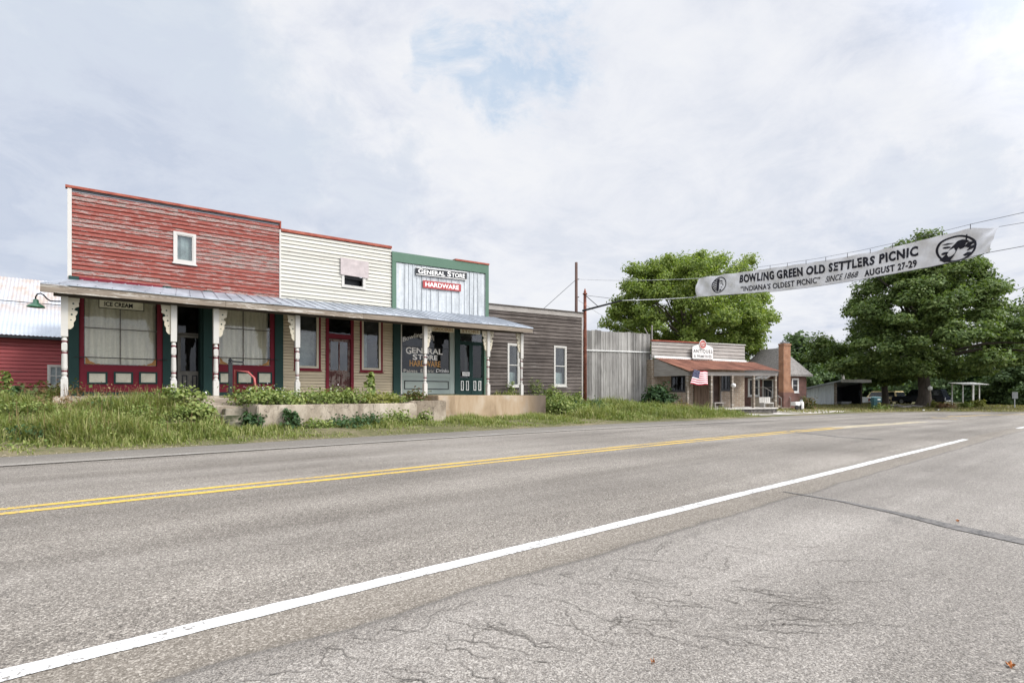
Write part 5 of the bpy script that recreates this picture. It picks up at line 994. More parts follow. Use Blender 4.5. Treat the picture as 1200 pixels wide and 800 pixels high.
def emblem(px, py, r, ry, shapes, ang=0.0, ring=.13):
    s0 = bs(px); z0 = onp(px, py, BP)[1]; mb = MB()
    def pt(x, y, o=.012):
        s = s0 + x; t = (z0 + y - np.interp(s, bs_, bz_)) / (np.interp(s, ts_, tz_) - np.interp(s, bs_, bz_)); return bpt(s, t, o)
    vs, fs = bloop(0, 0, r, ry, ang, mb, ring); mb.add([pt(*v) for v in vs], fs)
    for sh in shapes: mb.add([pt(x * r, y * ry, .014) for x, y in sh], [tuple(range(len(sh)))])
    mb.build('emblem', M['banner_ink'], B)
def blob(cx, cy, a, b, rot=0, n=10): return [(cx + a * math.cos(w) * math.cos(rot) - b * math.sin(w) * math.sin(rot), cy + a * math.cos(w) * math.sin(rot) + b * math.sin(w) * math.cos(rot)) for w in [6.283 * i / n for i in range(n)]]
feathers = [[(-.25 + .0 * i, .72 - .22 * i), (-.85 + .04 * abs(i - 3), .62 - .24 * i), (-.80 + .04 * abs(i - 3), .50 - .24 * i), (-.25, .62 - .22 * i)] for i in range(6)]
emblem(843.3, 333.7, .40, .40, feathers + [[(-.30, .78), (.02, .80), (.06, .50), (-.02, .20), (.0, -.30), (-.06, -.80), (-.36, -.72), (-.28, -.1)], [(.12, .55), (.40, .48), (.46, .38), (.12, .40)], [(.16, .22), (.42, .26), (.40, .16), (.16, .12)], [(.42, .16), (.60, -.12), (.44, -.14)], [(.22, -.30), (.46, -.28), (.44, -.38), (.22, -.38)], [(.10, -.55), (.36, -.58), (.30, -.78), (.05, -.80)]], ring=.12)
emblem(1119.8, 291.3, .56, .44, [[(-.82, -.66), (-.50, -.36), (-.22, .10), (-.02, .36), (.12, .42), (.22, .20), (.10, -.08), (-.06, -.50), (-.30, -.88), (-.55, -.90)],
 [(-.02, .36), (.12, .56), (.34, .60), (.56, .50), (.66, .34), (.50, .30), (.40, -.02), (.22, -.10), (.14, .10)], [(.40, .04), (.58, .30), (.86, .34), (.92, .20), (.74, .12), (.60, -.08)], [(.50, -.30), (.66, .0), (.97, .06), (.97, -.18), (.80, -.20)],
 [(.34, -.56), (.56, -.40), (.78, -.48), (.66, -.66), (.44, -.68)], blob(-.42, .20, .22, .08, -.1), [(-.68, .44), (-.40, .54), (-.02, .44), (-.40, .40)], blob(-.52, -.22, .20, .10, .15), [(.48, .52), (.55, .52), (.60, .88), (.55, .90)]], ang=-.12, ring=.13)
mb = MB()
for px in (884, 903, 923, 945, 969, 993, 1019, 1046, 1073, 1105, 1138):
    s = bs(px); p = bpt(s, 1.0); mb.tube([p - Vector((0, 0, .03)), p + Vector((0, 0, .13))], .012, 5)
mb.build('tie', M['wire'], B)
up327 = Vector((u.x, u.y, EYE + (HY - 327) / F * 38))
cable('thin pale rope from the utility pole to the upper left banner corner', [up327, bpt(ts_[0], 1)], .012, M['rope'], .10)
bt_ = [bpt(s, 1.0) + Vector((0, 0, .12)) for s in np.linspace(ts_[0] + 1.2, ts_[7], 7)]
cable('thin rope running along the top edge of the banner', [bpt(ts_[0], 1.0)] + bt_, .007, M['wire'])
cable('rope rising from the upper right of the banner out of frame', [bpt(ts_[7], 1.0) + Vector((0, 0, .12)), ptd(1290, 229, 13.3)], .008, M['wire'])
cable('short rope from the folded right corner of the banner', [bpt(ts_[8], 1.0), ptd(1290, 246, 13.3)], .007, M['wire'])
cable('thick white rope from the rusty pole arm to the lower left banner corner', [P2, lerp(P2, bpt(bs_[0], 0), .5) - Vector((0, 0, .03)), bpt(bs_[0], 0)], .013, M['rope'])
cable('grey rope along the lower edge of the banner and off to the right', [bpt(s, 0.0) - Vector((0, 0, .02)) for s in np.linspace(bs_[0], bs_[-1], 9)] + [ptd(1290, 272, 13.3)], .010, M['wire'])
cable('guy wire slanting down left from the utility pole', [ptd(673.5, 329, 37.8), ptd(630, 368, 35)], .022, M['wire'])
cable('overhead wires slung from the far trees past the maple crown', [ptd(905, 413, 62), ptd(948, 402, 60), ptd(1000, 396, 58), ptd(1215, 331, 40)], .018, M['wire'], .3)
cable('service drop from the utility pole toward the antiques chimney', [Vector((u.x, u.y, EYE + (HY - 350) / F * 38)), ptd(768, 401, 36)], .010, M['wire'], .2)
t = thing('vent_pipe', 'thin pale vent pipe leaning behind the roof of the plank shed', 'pipe', tuple(ptd(765, 395, 36))); mb = MB(); mb.tube([ptd(764, 420, 36), ptd(764, 381, 36)], .05, 8); mb.tube([ptd(760.5, 394, 36), ptd(755, 384, 36)], .035, 8); mb.build('pipe', M['pale_wood'], t)
# ---------------------------------------------------------------- vegetation
def leafquads(P, N, size, asp=1.5, r=None):
    r = r or rng; n = len(P); N = N / np.linalg.norm(N, axis=1, keepdims=True); a = np.cross(N, r.normal(size=(n, 3))); a /= np.linalg.norm(a, axis=1, keepdims=True) + 1e-9; b = np.cross(N, a)
    s = (size * r.uniform(.65, 1.3, n))[:, None]; l = a * s * asp * .5; w = b * s * .5; f = N * s * .12
    return np.stack([P - l, P - w + f - l * .1, P + l, P + w + f - l * .1], 1)
def clumped(clumps, n, size, up=.6, shell=.45):         # leaves through a set of flattened clumps (centre, radius, flatness)
    W = np.array([c[1] ** 2 for c in clumps]); W = W / W.sum(); out = []
    for (c, rad, fl), w in zip(clumps, W):
        k = max(6, int(n * w)); d = rng.normal(size=(k, 3)); d /= np.linalg.norm(d, axis=1, keepdims=True); d[:, 2] = np.where(d[:, 2] < -.35, d[:, 2] * .5, d[:, 2])
        rr = rng.uniform(0, 1, k) ** shell * (1 + .16 * np.sin(d[:, 0] * 5 + c[0] * 3) + .14 * np.sin(d[:, 1] * 6 + c[1]) + .10 * rng.normal(size=k))
        p = np.array(c) + d * rr[:, None] * np.array([rad, rad, rad * fl]); nn = d * .8 + rng.normal(size=(k, 3)) * .6 + np.array([0, 0, up])
        out.append(leafquads(p, nn, size))
    return np.concatenate(out)
def limb(mb, a, b, r0, r1, seg=6, wob=.12):
    a, b = Vector(a), Vector(b); L = (b - a).length; pts = []
    for i in range(seg + 1): t = i / seg; pts.append(lerp(a, b, t) + Vector((random.gauss(0, 1), random.gauss(0, 1), 0)) * wob * L * .12 * math.sin(t * math.pi) + Vector((0, 0, .10 * L * math.sin(t * math.pi))))
    mb.tube(pts, [lerp(r0, r1, i / seg) for i in range(seg + 1)], 7)
def tree(name, label, cat, base, clumps, n, size, leafm, trunk_r, fork, group=None, limbs=14, lean=(0, 0), up=.6, shell=.45, cols=None):
    t = thing(name, label, cat, tuple(base), group=group); b = Vector(base); mb = MB(); top = Vector((b.x + lean[0], b.y + lean[1], fork))
    k = 7; pts = [lerp(b - Vector((0, 0, .2)), top, i / k) + Vector((math.sin(i * 1.7) * .05, math.cos(i * 1.3) * .05, 0)) for i in range(k + 1)]
    mb.tube(pts, [trunk_r * (1.7 if i == 0 else 1.22 if i == 1 else lerp(1.05, .72, i / k)) for i in range(k + 1)], 12)
    mb.build('trunk', M['bark'], t, smooth=True)
    mb = MB(); cs = sorted(clumps, key=lambda c: -c[1]); cs = cs[::max(1, len(cs) // limbs)][:limbs]; hi = max(c[0][2] for c in clumps)
    limb(mb, top, (top.x, top.y, lerp(fork, hi, .85)), trunk_r * .7, .04, 7, .3)
    for c, rad, fl in cs:
        f = random.uniform(.0, .55); st = Vector((top.x, top.y, lerp(fork, max(fork + .1, min(c[2] - .3, hi * .8)), f))); limb(mb, st, c, trunk_r * random.uniform(.25, .42), .03)
    mb.build('limbs', M['bark'], t, smooth=True)
    quads_mesh('crown', clumped(clumps, n, size, up, shell), 4, leafm, t)
    return t
def crown(c, prof, n, rad, fl=.6, fill=.35, ex=1.0):    # clumps following a (height, radius) profile about an axis
    out = []; hs = [p[0] for p in prof]; rs = [p[1] for p in prof]
    for i in range(n):
        z = np.interp((i + .5) / n, np.cumsum([0] + [(hs[j + 1] - hs[j]) * (rs[j] + rs[j + 1] + .6) for j in range(len(hs) - 1)]) / sum((hs[j + 1] - hs[j]) * (rs[j] + rs[j + 1] + .6) for j in range(len(hs) - 1)), hs)
        R0 = np.interp(z, hs, rs); a = i * 2.39996 + random.uniform(-.4, .4); k = random.uniform(.72, 1.0) if random.random() > fill else random.uniform(.1, .65); rr = rad * random.uniform(.7, 1.25)
        out.append(((c[0] + math.cos(a) * max(0, R0 - rr * .6) * k * ex, c[1] + math.sin(a) * max(0, R0 - rr * .6) * k, z), rr, fl * random.uniform(.85, 1.2)))
    return out
def z_at(py, d): return EYE + (HY - py) / F * d
# big maple
mb_ = ptd(1083, 477, 46); d = 46; wpx = lambda px: px * d / F
prof = [(z_at(440, d), wpx(70)), (z_at(432, d), wpx(112)), (z_at(415, d), wpx(128)), (z_at(392, d), wpx(113)), (z_at(360, d), wpx(90)), (z_at(335, d), wpx(74)), (z_at(312, d), wpx(60)), (z_at(294, d), wpx(42)), (z_at(281, d), wpx(20))]
cl_ = crown((mb_.x, mb_.y), prof, 205, 1.12, .7, .25)
tree('maple_tree', 'huge dark green maple with wide layered crown over the parked vehicles', 'tree', (mb_.x, mb_.y, mb_.z), cl_, 150000, .17, M['maple_leaf'], .50, z_at(425, d), limbs=26, up=.75, shell=.42)
# light green tree behind the antiques shop
lt = ptd(805, 452, 52); d = 52
prof = [(z_at(436, d), wpx(62)), (z_at(410, d), wpx(92)), (z_at(385, d), wpx(101)), (z_at(355, d), wpx(90)), (z_at(330, d), wpx(74)), (z_at(312, d), wpx(54)), (z_at(303, d), wpx(24))]
cl_ = crown((lt.x, lt.y), prof, 300, 1.05, .85, .35)
for (a, b, rr) in ((878, 306, 1.0), (868, 318, 1.3), (735, 352, 1.1), (722, 366, 1.0), (742, 316, 1.1), (895, 372, 1.3), (893, 352, 1.1), (712, 380, 1.0), (735, 336, 1.0)): cl_.append((tuple(ptd(a, b, 51)), rr, .8))
tree('broadleaf_tree', 'bright yellow green broadleaf tree rising behind the antiques shop', 'tree', (lt.x, lt.y, .5), cl_, 135000, .165, M['light_leaf'], .35, z_at(415, d), limbs=22, up=.45, shell=.6)
def small_tree(name, label, cat, px, d, pyt, pyb, half, n, size, m, nc=26, tr=.2, base_py=474, group=None, rad=None, fl=.8):
    b = ptd(px, base_py, d); w = half * d / F; zt_, zb_ = z_at(pyt, d), z_at(pyb, d); h = zt_ - zb_
    prof = [(zb_, w * .6), (zb_ + h * .25, w), (zb_ + h * .55, w * .9), (zb_ + h * .8, w * .6), (zt_ - .3, w * .22)]
    return tree(name, label, cat, (b.x, b.y, b.z), crown((b.x, b.y), prof, nc, rad or w * .38, fl, .4), n, size, m, tr, max(b.z + .4, zb_ + h * .12), limbs=8, group=group)
GB = 'trees behind the houses'
small_tree('broadleaf_tree', 'mid green tree with ragged top just right of the orange chimney', 'tree', 934, 68, 396, 466, 34, 16000, .30, M['far_leaf'], group=GB)
small_tree('broadleaf_tree', 'green tree standing over the grey blue metal shed', 'tree', 972, 70, 406, 464, 32, 14000, .30, M['far_leaf'], group=GB)
small_tree('broadleaf_tree', 'small dark treetop peeping left of the orange chimney', 'tree', 905, 84, 413, 462, 14, 5000, .34, M['far_leaf'], group=GB)
small_tree('broadleaf_tree', 'shorter tree with two forked trunks between the open shed and the white pickup', 'tree', 1037, 55, 418, 448, 40, 15000, .24, M['maple_leaf'], nc=30, tr=.33, group=GB, fl=.6)
small_tree('broadleaf_tree', 'dense shaded tree directly behind the maple trunk', 'tree', 1100, 70, 425, 474, 60, 14000, .32, M['far_leaf'], nc=30, group=GB)
small_tree('broadleaf_tree', 'round bushy tree behind the white roofed carport', 'tree', 1160, 55, 412, 474, 46, 18000, .24, M['shrub_leaf'], nc=30, group=GB)
small_tree('broadleaf_tree', 'leafy tree on the far right edge with rusty tinted top', 'tree', 1196, 50, 421, 476, 42, 18000, .2, M['far_leaf'], nc=32, group=GB)
small_tree('broadleaf_tree', 'tall dark tree at the right frame edge behind the maple', 'tree', 1222, 66, 345, 470, 52, 18000, .32, M['maple_leaf'], nc=34, group=GB)
# bare grey tree over the shed
b = ptd(988, 462, 60); t = thing('dead_tree', 'bare grey dead tree beside the open metal shed', 'tree', (b.x, b.y, 0)); mb = MB(); limb(mb, (b.x, b.y, -.1), (b.x + .2, b.y, z_at(425, 60)), .14, .05); mb.build('trunk', M['pale_wood'], t); mb = MB()
for i in range(9): s = Vector((b.x + .1, b.y, z_at(450 - i * 2.5, 60))); limb(mb, s, s + Vector((random.uniform(-1.3, 1.3), random.uniform(-1, 1), random.uniform(1.2, 2.6))), .05, .012)
mb.build('branches', M['pale_wood'], t)
# distant wood closing the views between the buildings
def wood(label, spots, n, size, m):
    cl = []
    for px, d, pt, hw in spots:
        p = ptd(px, 461, d); zt_ = z_at(pt, d); w = hw * d / F
        for i in range(10): cl.append(((p.x + random.uniform(-w, w), p.y + random.uniform(-2, 2), random.uniform(.4, max(.8, zt_ - w * .25))), w * random.uniform(.35, .6), .8))
    o = quads_mesh('far_wood', clumped(cl, n, size), 4, m); setp(o, label, 'woodland', kind='stuff')
wood('dark far wood filling the gaps behind the sheds and carport', [(930, 100, 446, 26), (985, 100, 444, 30), (1030, 96, 440, 30), (1075, 92, 436, 30), (1120, 88, 434, 30), (1170, 84, 428, 34), (1220, 80, 420, 34), (1280, 76, 410, 40)], 30000, .5, M['shrub_leaf'])
# ---- plants with stems and leaves of their own
def plant(name, label, cat, p, h, w, n, size, leafm, stems=8, shape='bush', group=None, flowers=0, extra=None):
    b = Vector(p); t = thing(name, label, cat, tuple(b), group=group); mb = MB(); tips = []
    for i in range(stems):
        a = random.uniform(0, 6.28); k = random.uniform(.15, 1) ** .6; hh = h * random.uniform(.6, 1.0) * (1 - .35 * k if shape == 'bush' else 1)
        e = b + Vector((math.cos(a) * w * k * .5, math.sin(a) * w * k * .4, hh)); s = b + Vector((math.cos(a) * w * k * .2, math.sin(a) * w * k * .15, -.05))
        m_ = (s + e) / 2 + Vector((0, 0, .06 * h))
        if shape == 'row': x_ = random.uniform(-.5, .5) * w; s = b + Vector((x_, random.uniform(-.1, .1), -.03)); e = s + Vector((random.gauss(0, .07), random.gauss(0, .05), hh)); m_ = (s + e) / 2
        mb.tube([s, m_, e], [.009 + .006 * h, .006, .003], 5); tips.append((s, m_, e))
    mb.build('stem', M['stem'] if leafm is not M['dry_leaf'] else M['dry_leaf'], t)
    P, N = [], []
    for i in range(n):
        s, m_, e = random.choice(tips); u_ = random.uniform(.12, 1.05); q = lerp(s, m_, u_ * 2) if u_ < .5 else lerp(m_, e, u_ * 2 - 1)
        sp = (.16 * w + .03) * (1.15 - .55 * u_) if shape == 'bush' else (.10 + .05 * w) * (1.2 - .8 * u_); o = np.array([random.gauss(0, sp), random.gauss(0, sp), random.gauss(0, sp * .5)])
        P.append(np.array(q) + o); N.append(o / (sp + .01) * .5 + np.array([random.gauss(0, .5), random.gauss(0, .5), .8]))
    FQ = None
    if flowers:
        F_ = []
        for i in range(flowers): s, m_, e = random.choice(tips); F_.append(np.array(e) + rng.normal(0, .07, 3) + np.array([0, 0, .05]))
        FQ = leafquads(np.array(F_), rng.normal(size=(len(F_), 3)) * .4 + np.array([0, 0, 1.0]), size * .8, 1.0)
    LQ = leafquads(np.array(P), np.array(N), size); fo = quads_mesh('foliage', LQ if FQ is None else np.concatenate([LQ, FQ]), 4, leafm, t)
    if FQ is not None:
        fo.data.materials.append(M[extra or 'flower']); fo.data.polygons.foreach_set('material_index', [0] * len(LQ) + [1] * len(FQ))
    return t
def pxY(px, Y): rx, ry = ray(px); return Y / ry * rx
GP = 'weeds grown up in the concrete planter'
for i, (px, Y, h, w, n, lm, fl, lab) in enumerate([
    (286, 17.0, .62, .9, 420, 'weed_leaf', 14, 'leafy weed against the red handrail by the steps'),
    (305, 16.2, .50, 1.0, 520, 'weed_leaf', 26, 'white flowered weed on the left corner of the planter'),
    (326, 16.7, .58, 1.0, 480, 'weed_leaf', 40, 'weed thick with white blossom in the left of the planter'),
    (345, 16.0, .42, 1.0, 460, 'weed_leaf', 22, 'low weed spilling over the planter wall below the fourth porch post'),
    (362, 17.0, .52, 1.0, 420, 'weed_leaf', 18, 'weed clump below the left tall maroon framed window'),
    (381, 16.2, .46, 1.0, 460, 'weed_leaf', 14, 'pale green weed clump left of the maroon door foot'),
    (399, 17.2, .62, 1.0, 420, 'weed_leaf', 10, 'weed clump hiding the foot of the maroon door'),
    (416, 16.3, .45, 1.0, 440, 'weed_leaf', 8, 'weed clump in front of the tan wall right of the maroon door'),
    (446, 16.2, .36, 1.1, 460, 'yellow_leaf', 0, 'low yellowish weed mat in the right of the planter'),
    (466, 16.4, .34, .9, 380, 'weed_leaf', 0, 'short weed clump right of the yellowish mat in the planter')]):
    plant('weed', lab, 'weed', (pxY(px, Y), Y, .72), h * 1.3, w * 1.05, int(n * 1.4), .062, M[lm], 14, group=GP, flowers=fl)
plant('tall_weed', 'tall single weed stalk rising between the tan windows', 'weed', (pxY(432, 16.8), 16.8, .74), 1.0, .3, 200, .10, M['weed_leaf'], 1, 'spire', group=GP)
plant('shrub', 'reddish leaved shrub at the right end of the planter', 'shrub', (pxY(488, 16.3), 16.3, .72), .62, .9, 520, .07, M['red_leaf'], 14, flowers=16, extra='flower')
plant('shrub', 'bright bushy shrub at the top of the bank left of the steps', 'shrub', (pxY(214, 16.6), 16.6, .62), .85, 1.1, 900, .07, M['weed_leaf'], 16, flowers=10)
plant('shrub', 'spreading shrub on the bank just left of the lower steps', 'shrub', (pxY(233, 15.6), 15.6, .42), .52, .8, 600, .07, M['weed_leaf'], 16)
plant('weed', 'dark vine hanging on the left planter corner', 'weed', (pxY(298, 15.3), 15.3, .05), .78, .45, 380, .08, M['shrub_leaf'], 8)
plant('weed', 'vine growing up the planter face below the fourth porch post', 'weed', (pxY(343, 15.05), 15.05, -.02), .72, .45, 420, .07, M['shrub_leaf'], 8, 'spire')
for px, Y, h, w, lab in ((376, 14.8, .40, .9, 'green weed at the planter foot, left of centre'), (408, 14.7, .45, 1.3, 'broad dark green weed patch at the planter foot'), (434, 14.75, .5, 1.0, 'dark leafy weed at the planter foot under the tan wall'), (462, 14.7, .62, .9, 'taller leafy weed at the right of the planter foot'), (482, 14.75, .42, .7, 'small weed at the right corner of the planter wall'), (497, 15.3, .55, .5, 'weed tucked in the angle of planter and loading dock')):
    plant('weed', lab, 'weed', (pxY(px, Y), Y, .0), h * 1.2, w, int(520 * w + 160), .062, M['weed_leaf'] if px not in (408, 434) else M['shrub_leaf'], 10, group='weeds along the planter foot')
for px, Y, h, w, n, lm, lab in ((645, 17.3, 1.15, .7, 420, 'weed_leaf', 'tall weed at the right end of the loading dock'), (652, 16.2, .8, 1.1, 620, 'weed_leaf', 'bushy weed below the right window of the grey clapboard building'), (662, 17.6, .85, .9, 420, 'weed_leaf', 'weed in front of the grey clapboard wall'), (675, 17.4, .95, .6, 320, 'weed_leaf', 'upright weed left of the rusty pole'), (690, 16.6, .55, 1.2, 560, 'shrub_leaf', 'dark low weed around the foot of the rusty pole'), (672, 15.6, .55, 1.3, 560, 'weed_leaf', 'spreading weed on the bank below the rusty pole'), (633, 17.0, .62, .6, 300, 'weed_leaf', 'weed growing against the stained dock wall')):
    plant('weed', lab, 'weed', (pxY(px, Y), Y, gzf(pxY(px, Y), Y) + .0), h * 1.25, w * 1.1, int(n * 1.6), .068, M[lm], 14, group='weeds by the loading dock')
for px, Y, h, w, n, lab in ((598, 20.3, .75, .5, 160, 'thin pale weed on the platform by the left narrow window'), (628, 20.3, .9, .8, 260, 'feathery pale weed before the grey wall between its windows')):
    plant('weed', lab, 'weed', (pxY(px, Y), Y, FLR - .03), h, w, n, .06, M['weed_leaf'], 8, 'spire')
q = AF @ Vector((loc(773, 461, AF, -1.0)[0], -1.0, 0)); plant('shrub', 'dark evergreen shrub between the plank shed and the antiques porch', 'shrub', (q.x, q.y, gzf(q.x, q.y)), 2.0, 1.7, 2600, .13, M['shrub_leaf'], 22)
q = AF @ Vector((loc(799, 461, AF, PO - .6)[0], PO - .6, 0)); plant('weed', 'withered brown weed at the left corner of the antiques porch', 'weed', (q.x, q.y, gzf(q.x, q.y)), .85, 1.3, 260, .10, M['dry_leaf'], 20)
for px, dd, py, h, w, lm, lab in ((946, 41, 477, 1.15, 1.5, 'red_leaf', 'reddish bush between the brick house and the metal shed'), (1095, 43, 477, .62, .9, 'yellow_leaf', 'bright yellow bush right of the maple trunk'), (1108, 42, 478, .4, 1.2, 'dry_leaf', 'dry brown weed right of the yellow bush'), (1145, 43, 477, .8, 1.0, 'yellow_leaf', 'yellowish weed beneath the white roofed carport'), (1133, 42.5, 478, .55, 1.0, 'weed_leaf', 'green weed in front of the left carport post'), (1031, 40.3, 481, .35, 1.6, 'weed_leaf', 'bright green weed patch at the foot of the mail box')):
    q = ptd(px, py, dd); plant('bush', lab, 'bush', (q.x, q.y, gzf(q.x, q.y)), h, w, 520, .11, M[lm], 14)
for px, Y, h, lab in ((9, 18.5, 1.0, 'tall pale spire weed at the left frame edge before the barn'), (18, 18.0, .7, 'shorter dark spire weed beside the pale one before the barn')):
    plant('tall_weed', lab, 'weed', (pxY(px, Y), Y, gzf(pxY(px, Y), Y)), h, .25, 200, .07, M['weed_leaf'] if px < 12 else M['shrub_leaf'], 1, 'spire')
plant('shrub', 'dark scrubby bush left of the end porch post under the barn window', 'shrub', (pxY(60, 19.6), 19.6, 1.0), .42, 1.7, 420, .075, M['red_leaf'], 16)
plant('weed', 'row of dry rusty stalks before the leftmost shop window panels', 'weed', (pxY(142, 18.7), 18.7, FLR - .02), .40, 2.6, 160, .045, M['dry_leaf'], 46, 'row')

# ---- grass: blades on the bank, verge and lawns
def blades(P, h, w, bend=.95):
    n = len(P); a = rng.uniform(0, 2 * np.pi, n); d = np.stack([np.cos(a), np.sin(a), 0 * a], 1); s = np.stack([-np.sin(a), np.cos(a), 0 * a], 1); h = h[:, None]; b = rng.uniform(.1, 1, n)[:, None] * bend
    w = (w * rng.uniform(.6, 1.3, n))[:, None]; z = np.array([0, 0, 1.0]); m = P + z * h * .55 + d * h * b * .35; t = P + z * h * (1 - .35 * b) + d * h * b
    return np.stack([P - s * w, P + s * w, m + s * w * .8, m - s * w * .8, t + s * w * .15, t - s * w * .15], 1)[:, [0, 1, 2, 3, 4, 5]]
def blade_mesh(name, V, mat):
    n = len(V); me = bpy.data.meshes.new(name); me.vertices.add(n * 6); me.vertices.foreach_set('co', V.astype(np.float32).ravel())
    b = np.arange(n)[:, None] * 6; fa = np.stack([b + [0, 1, 2, 3], b + [3, 2, 4, 5]], 1).reshape(-1, 4); me.loops.add(fa.size); me.polygons.add(len(fa)); me.loops.foreach_set('vertex_index', fa.ravel().astype(np.int32)); me.polygons.foreach_set('loop_start', np.arange(0, fa.size, 4, dtype=np.int32)); me.update(calc_edges=True); me.materials.append(mat); return link(name, me)
def scatter(n, x0, x1, y0, y1, keep):
    x = rng.uniform(x0, x1, n); y = rng.uniform(y0, y1, n); k = keep(x, y) > rng.uniform(0, 1, n); return x[k], y[k]
lump = lambda x, y: .45 + .22 * np.sin(x * 3.3 + 2.2 * np.sin(y * 2.9 + x)) * np.sin(y * 4.1 - x * .7) + .28 * np.sin(x * 1.9 + 1.3 * np.sin(y * 1.4)) + .22 * np.sin(y * 2.7 + x * .8) + .15 * np.sin(x * 5.1 + y * 3.7)
# tall bank left of the steps
x, y = scatter(60000, -6, 3.05, 13.05, 19.5, lambda x, y: sstep(edge(x) - .06, edge(x) + .25, y) * np.where((y > 18.3) & (x > -.35), 0, 1) * (.55 + .6 * lump(x, y)) * np.where(x > 2.75, .35, 1))
h = (.08 + .22 * sstep(edge(x) + .1, edge(x) + 1.1, y)) * (.30 + 1.35 * lump(x, y)) * rng.uniform(.5, 1.5, len(x)); P1_ = blades(np.stack([x, y, gz(x, y) - .03], 1), h, .011)
x, y = scatter(9000, -9, .2, 19.3, 27, lambda x, y: np.ones_like(x) * np.where((x > -.5) & (y > 17.9), 0, 1)); P1b = blades(np.stack([x, y, gz(x, y) - .03], 1), rng.uniform(.08, .25, len(x)), .012)
# verge under planter and dock
x, y = scatter(30000, 2.9, 15.6, 13.0, 16.2, lambda x, y: sstep(edge(x) - .05, edge(x) + .25, y) * np.where((x < 10) & (y > 15.2) & (x > 4.1), 0, 1) * np.where((x < 4.1) & (y > 15.1), 0, 1) * np.clip(1.3 * lump(x, y) - .1, .1, 1))
h = (.07 + .13 * sstep(edge(x) + .2, edge(x) + 1.4, y)) * (.4 + lump(x, y)) * rng.uniform(.6, 1.4, len(x)); P2_ = blades(np.stack([x, y, gz(x, y) - .02], 1), h, .010)
# bank right of the dock to the antiques shop
x, y = scatter(42000, 15.3, 28.2, 12.6, 21, lambda x, y: sstep(edge(x) - .05, edge(x) + .3, y) * np.where(y > 20.8 - (x - 22.8) * .245 * (x > 22.8) - .1, 0, 1) * (1 - sstep(26.2, 28.2, x)) * (.5 + .6 * lump(x, y)))
h = (.08 + .24 * sstep(edge(x) + .2, edge(x) + 1.5, y)) * (.3 + 1.4 * lump(x, y)) * rng.uniform(.5, 1.5, len(x)); P3_ = blades(np.stack([x, y, gz(x, y) - .03], 1), h, .014)
setp(blade_mesh('grass', np.concatenate([P1_, P1b, P2_, P3_]), M['grass']), 'long mixed green grass on the bank and verge along the shops', 'grass', kind='stuff')
x, y = scatter(26000, 36, 66, 4, 30, lambda x, y: sstep(edge(x) + .0, edge(x) + .6, y) * np.where(y > 12.6, 1, np.where(x > 40, 1, 0)) * np.where((x < 44) & (y > 13.2 + .0 * x) & (y < 14), .3, 1))
setp(blade_mesh('lawn_grass', blades(np.stack([x, y, gz(x, y) - .02], 1), rng.uniform(.05, .16, len(x)), .03), M['dry_grass']), 'short dry yellow green lawn before the sheds and maple', 'grass', kind='stuff')
def leafcover(name, label, n, x0, x1, y0, y1, keep, size, hmax, mat):
    x, y = scatter(n, x0, x1, y0, y1, keep); P = np.stack([x, y, gz(x, y) + rng.uniform(0, 1, len(x)) ** 1.3 * hmax * (.3 + lump(x, y))], 1)
    setp(quads_mesh(name, leafquads(P, rng.normal(size=P.shape) * .55 + np.array([0, 0, 1.0]), size), 4, mat), label, 'ground cover', kind='stuff')
lf = lambda x, y: np.clip(.2 + 1.1 * np.sin(x * .9 + 2 * np.sin(y * .8)) * np.sin(y * 1.3 + x * .5 + 1), .06, 1)
leafcover('broadleaf_cover', 'small leafy weeds mixed into the bank grass left of the steps', 26000, -6, 2.9, 13.4, 18.2, lambda x, y: sstep(edge(x) + .3, edge(x) + .9, y) * lf(x, y) * np.where((y > 17.9) & (x > -.5), 0, 1), .05, .26, M['weed_leaf'])
leafcover('broadleaf_cover', 'small leafy weeds mixed into the bank grass right of the loading dock', 26000, 15.5, 27, 13.2, 20.3, lambda x, y: sstep(edge(x) + .3, edge(x) + 1.1, y) * lf(x, y) * np.where(y > 20.6 - np.maximum(x - 22.8, 0) * .245, 0, 1), .06, .28, M['weed_leaf'])
GW = 'ragged weeds on the roadside bank'
for i, (px, Y, h, w_, m_, lab) in enumerate([(22, 16.2, .55, .9, 'weed_leaf', 'ragged weed clump low on the bank below the barn'), (64, 17.0, .5, 1.1, 'dry_leaf', 'brownish dry weed on the bank below the end porch post'), (96, 15.2, .45, .9, 'weed_leaf', 'green weed clump on the bank below the leftmost shop window'), (128, 16.6, .5, .8, 'shrub_leaf', 'dark weed clump high on the bank below the ICE CREAM window'), (158, 15.6, .5, 1.0, 'yellow_leaf', 'slender weed clump on the bank below the right edge of the ICE CREAM window'), (182, 16.9, .6, .8, 'weed_leaf', 'leafy weed on the bank below the second porch post'), (205, 15.5, .5, .9, 'weed_leaf', 'pale weed low on the bank below the second porch post'), (40, 14.6, .35, .9, 'shrub_leaf', 'dark low weed near the road at the far left'), (130, 14.4, .35, .9, 'weed_leaf', 'low weed near the asphalt edge below the leftmost window')]):
    x_ = pxY(px, Y); plant('weed', lab, 'weed', (x_, Y, gzf(x_, Y) - .02), h, w_, 420, .042, M[m_] if m_ != 'yellow_leaf' else M['weed_leaf'], 14, group=GW)
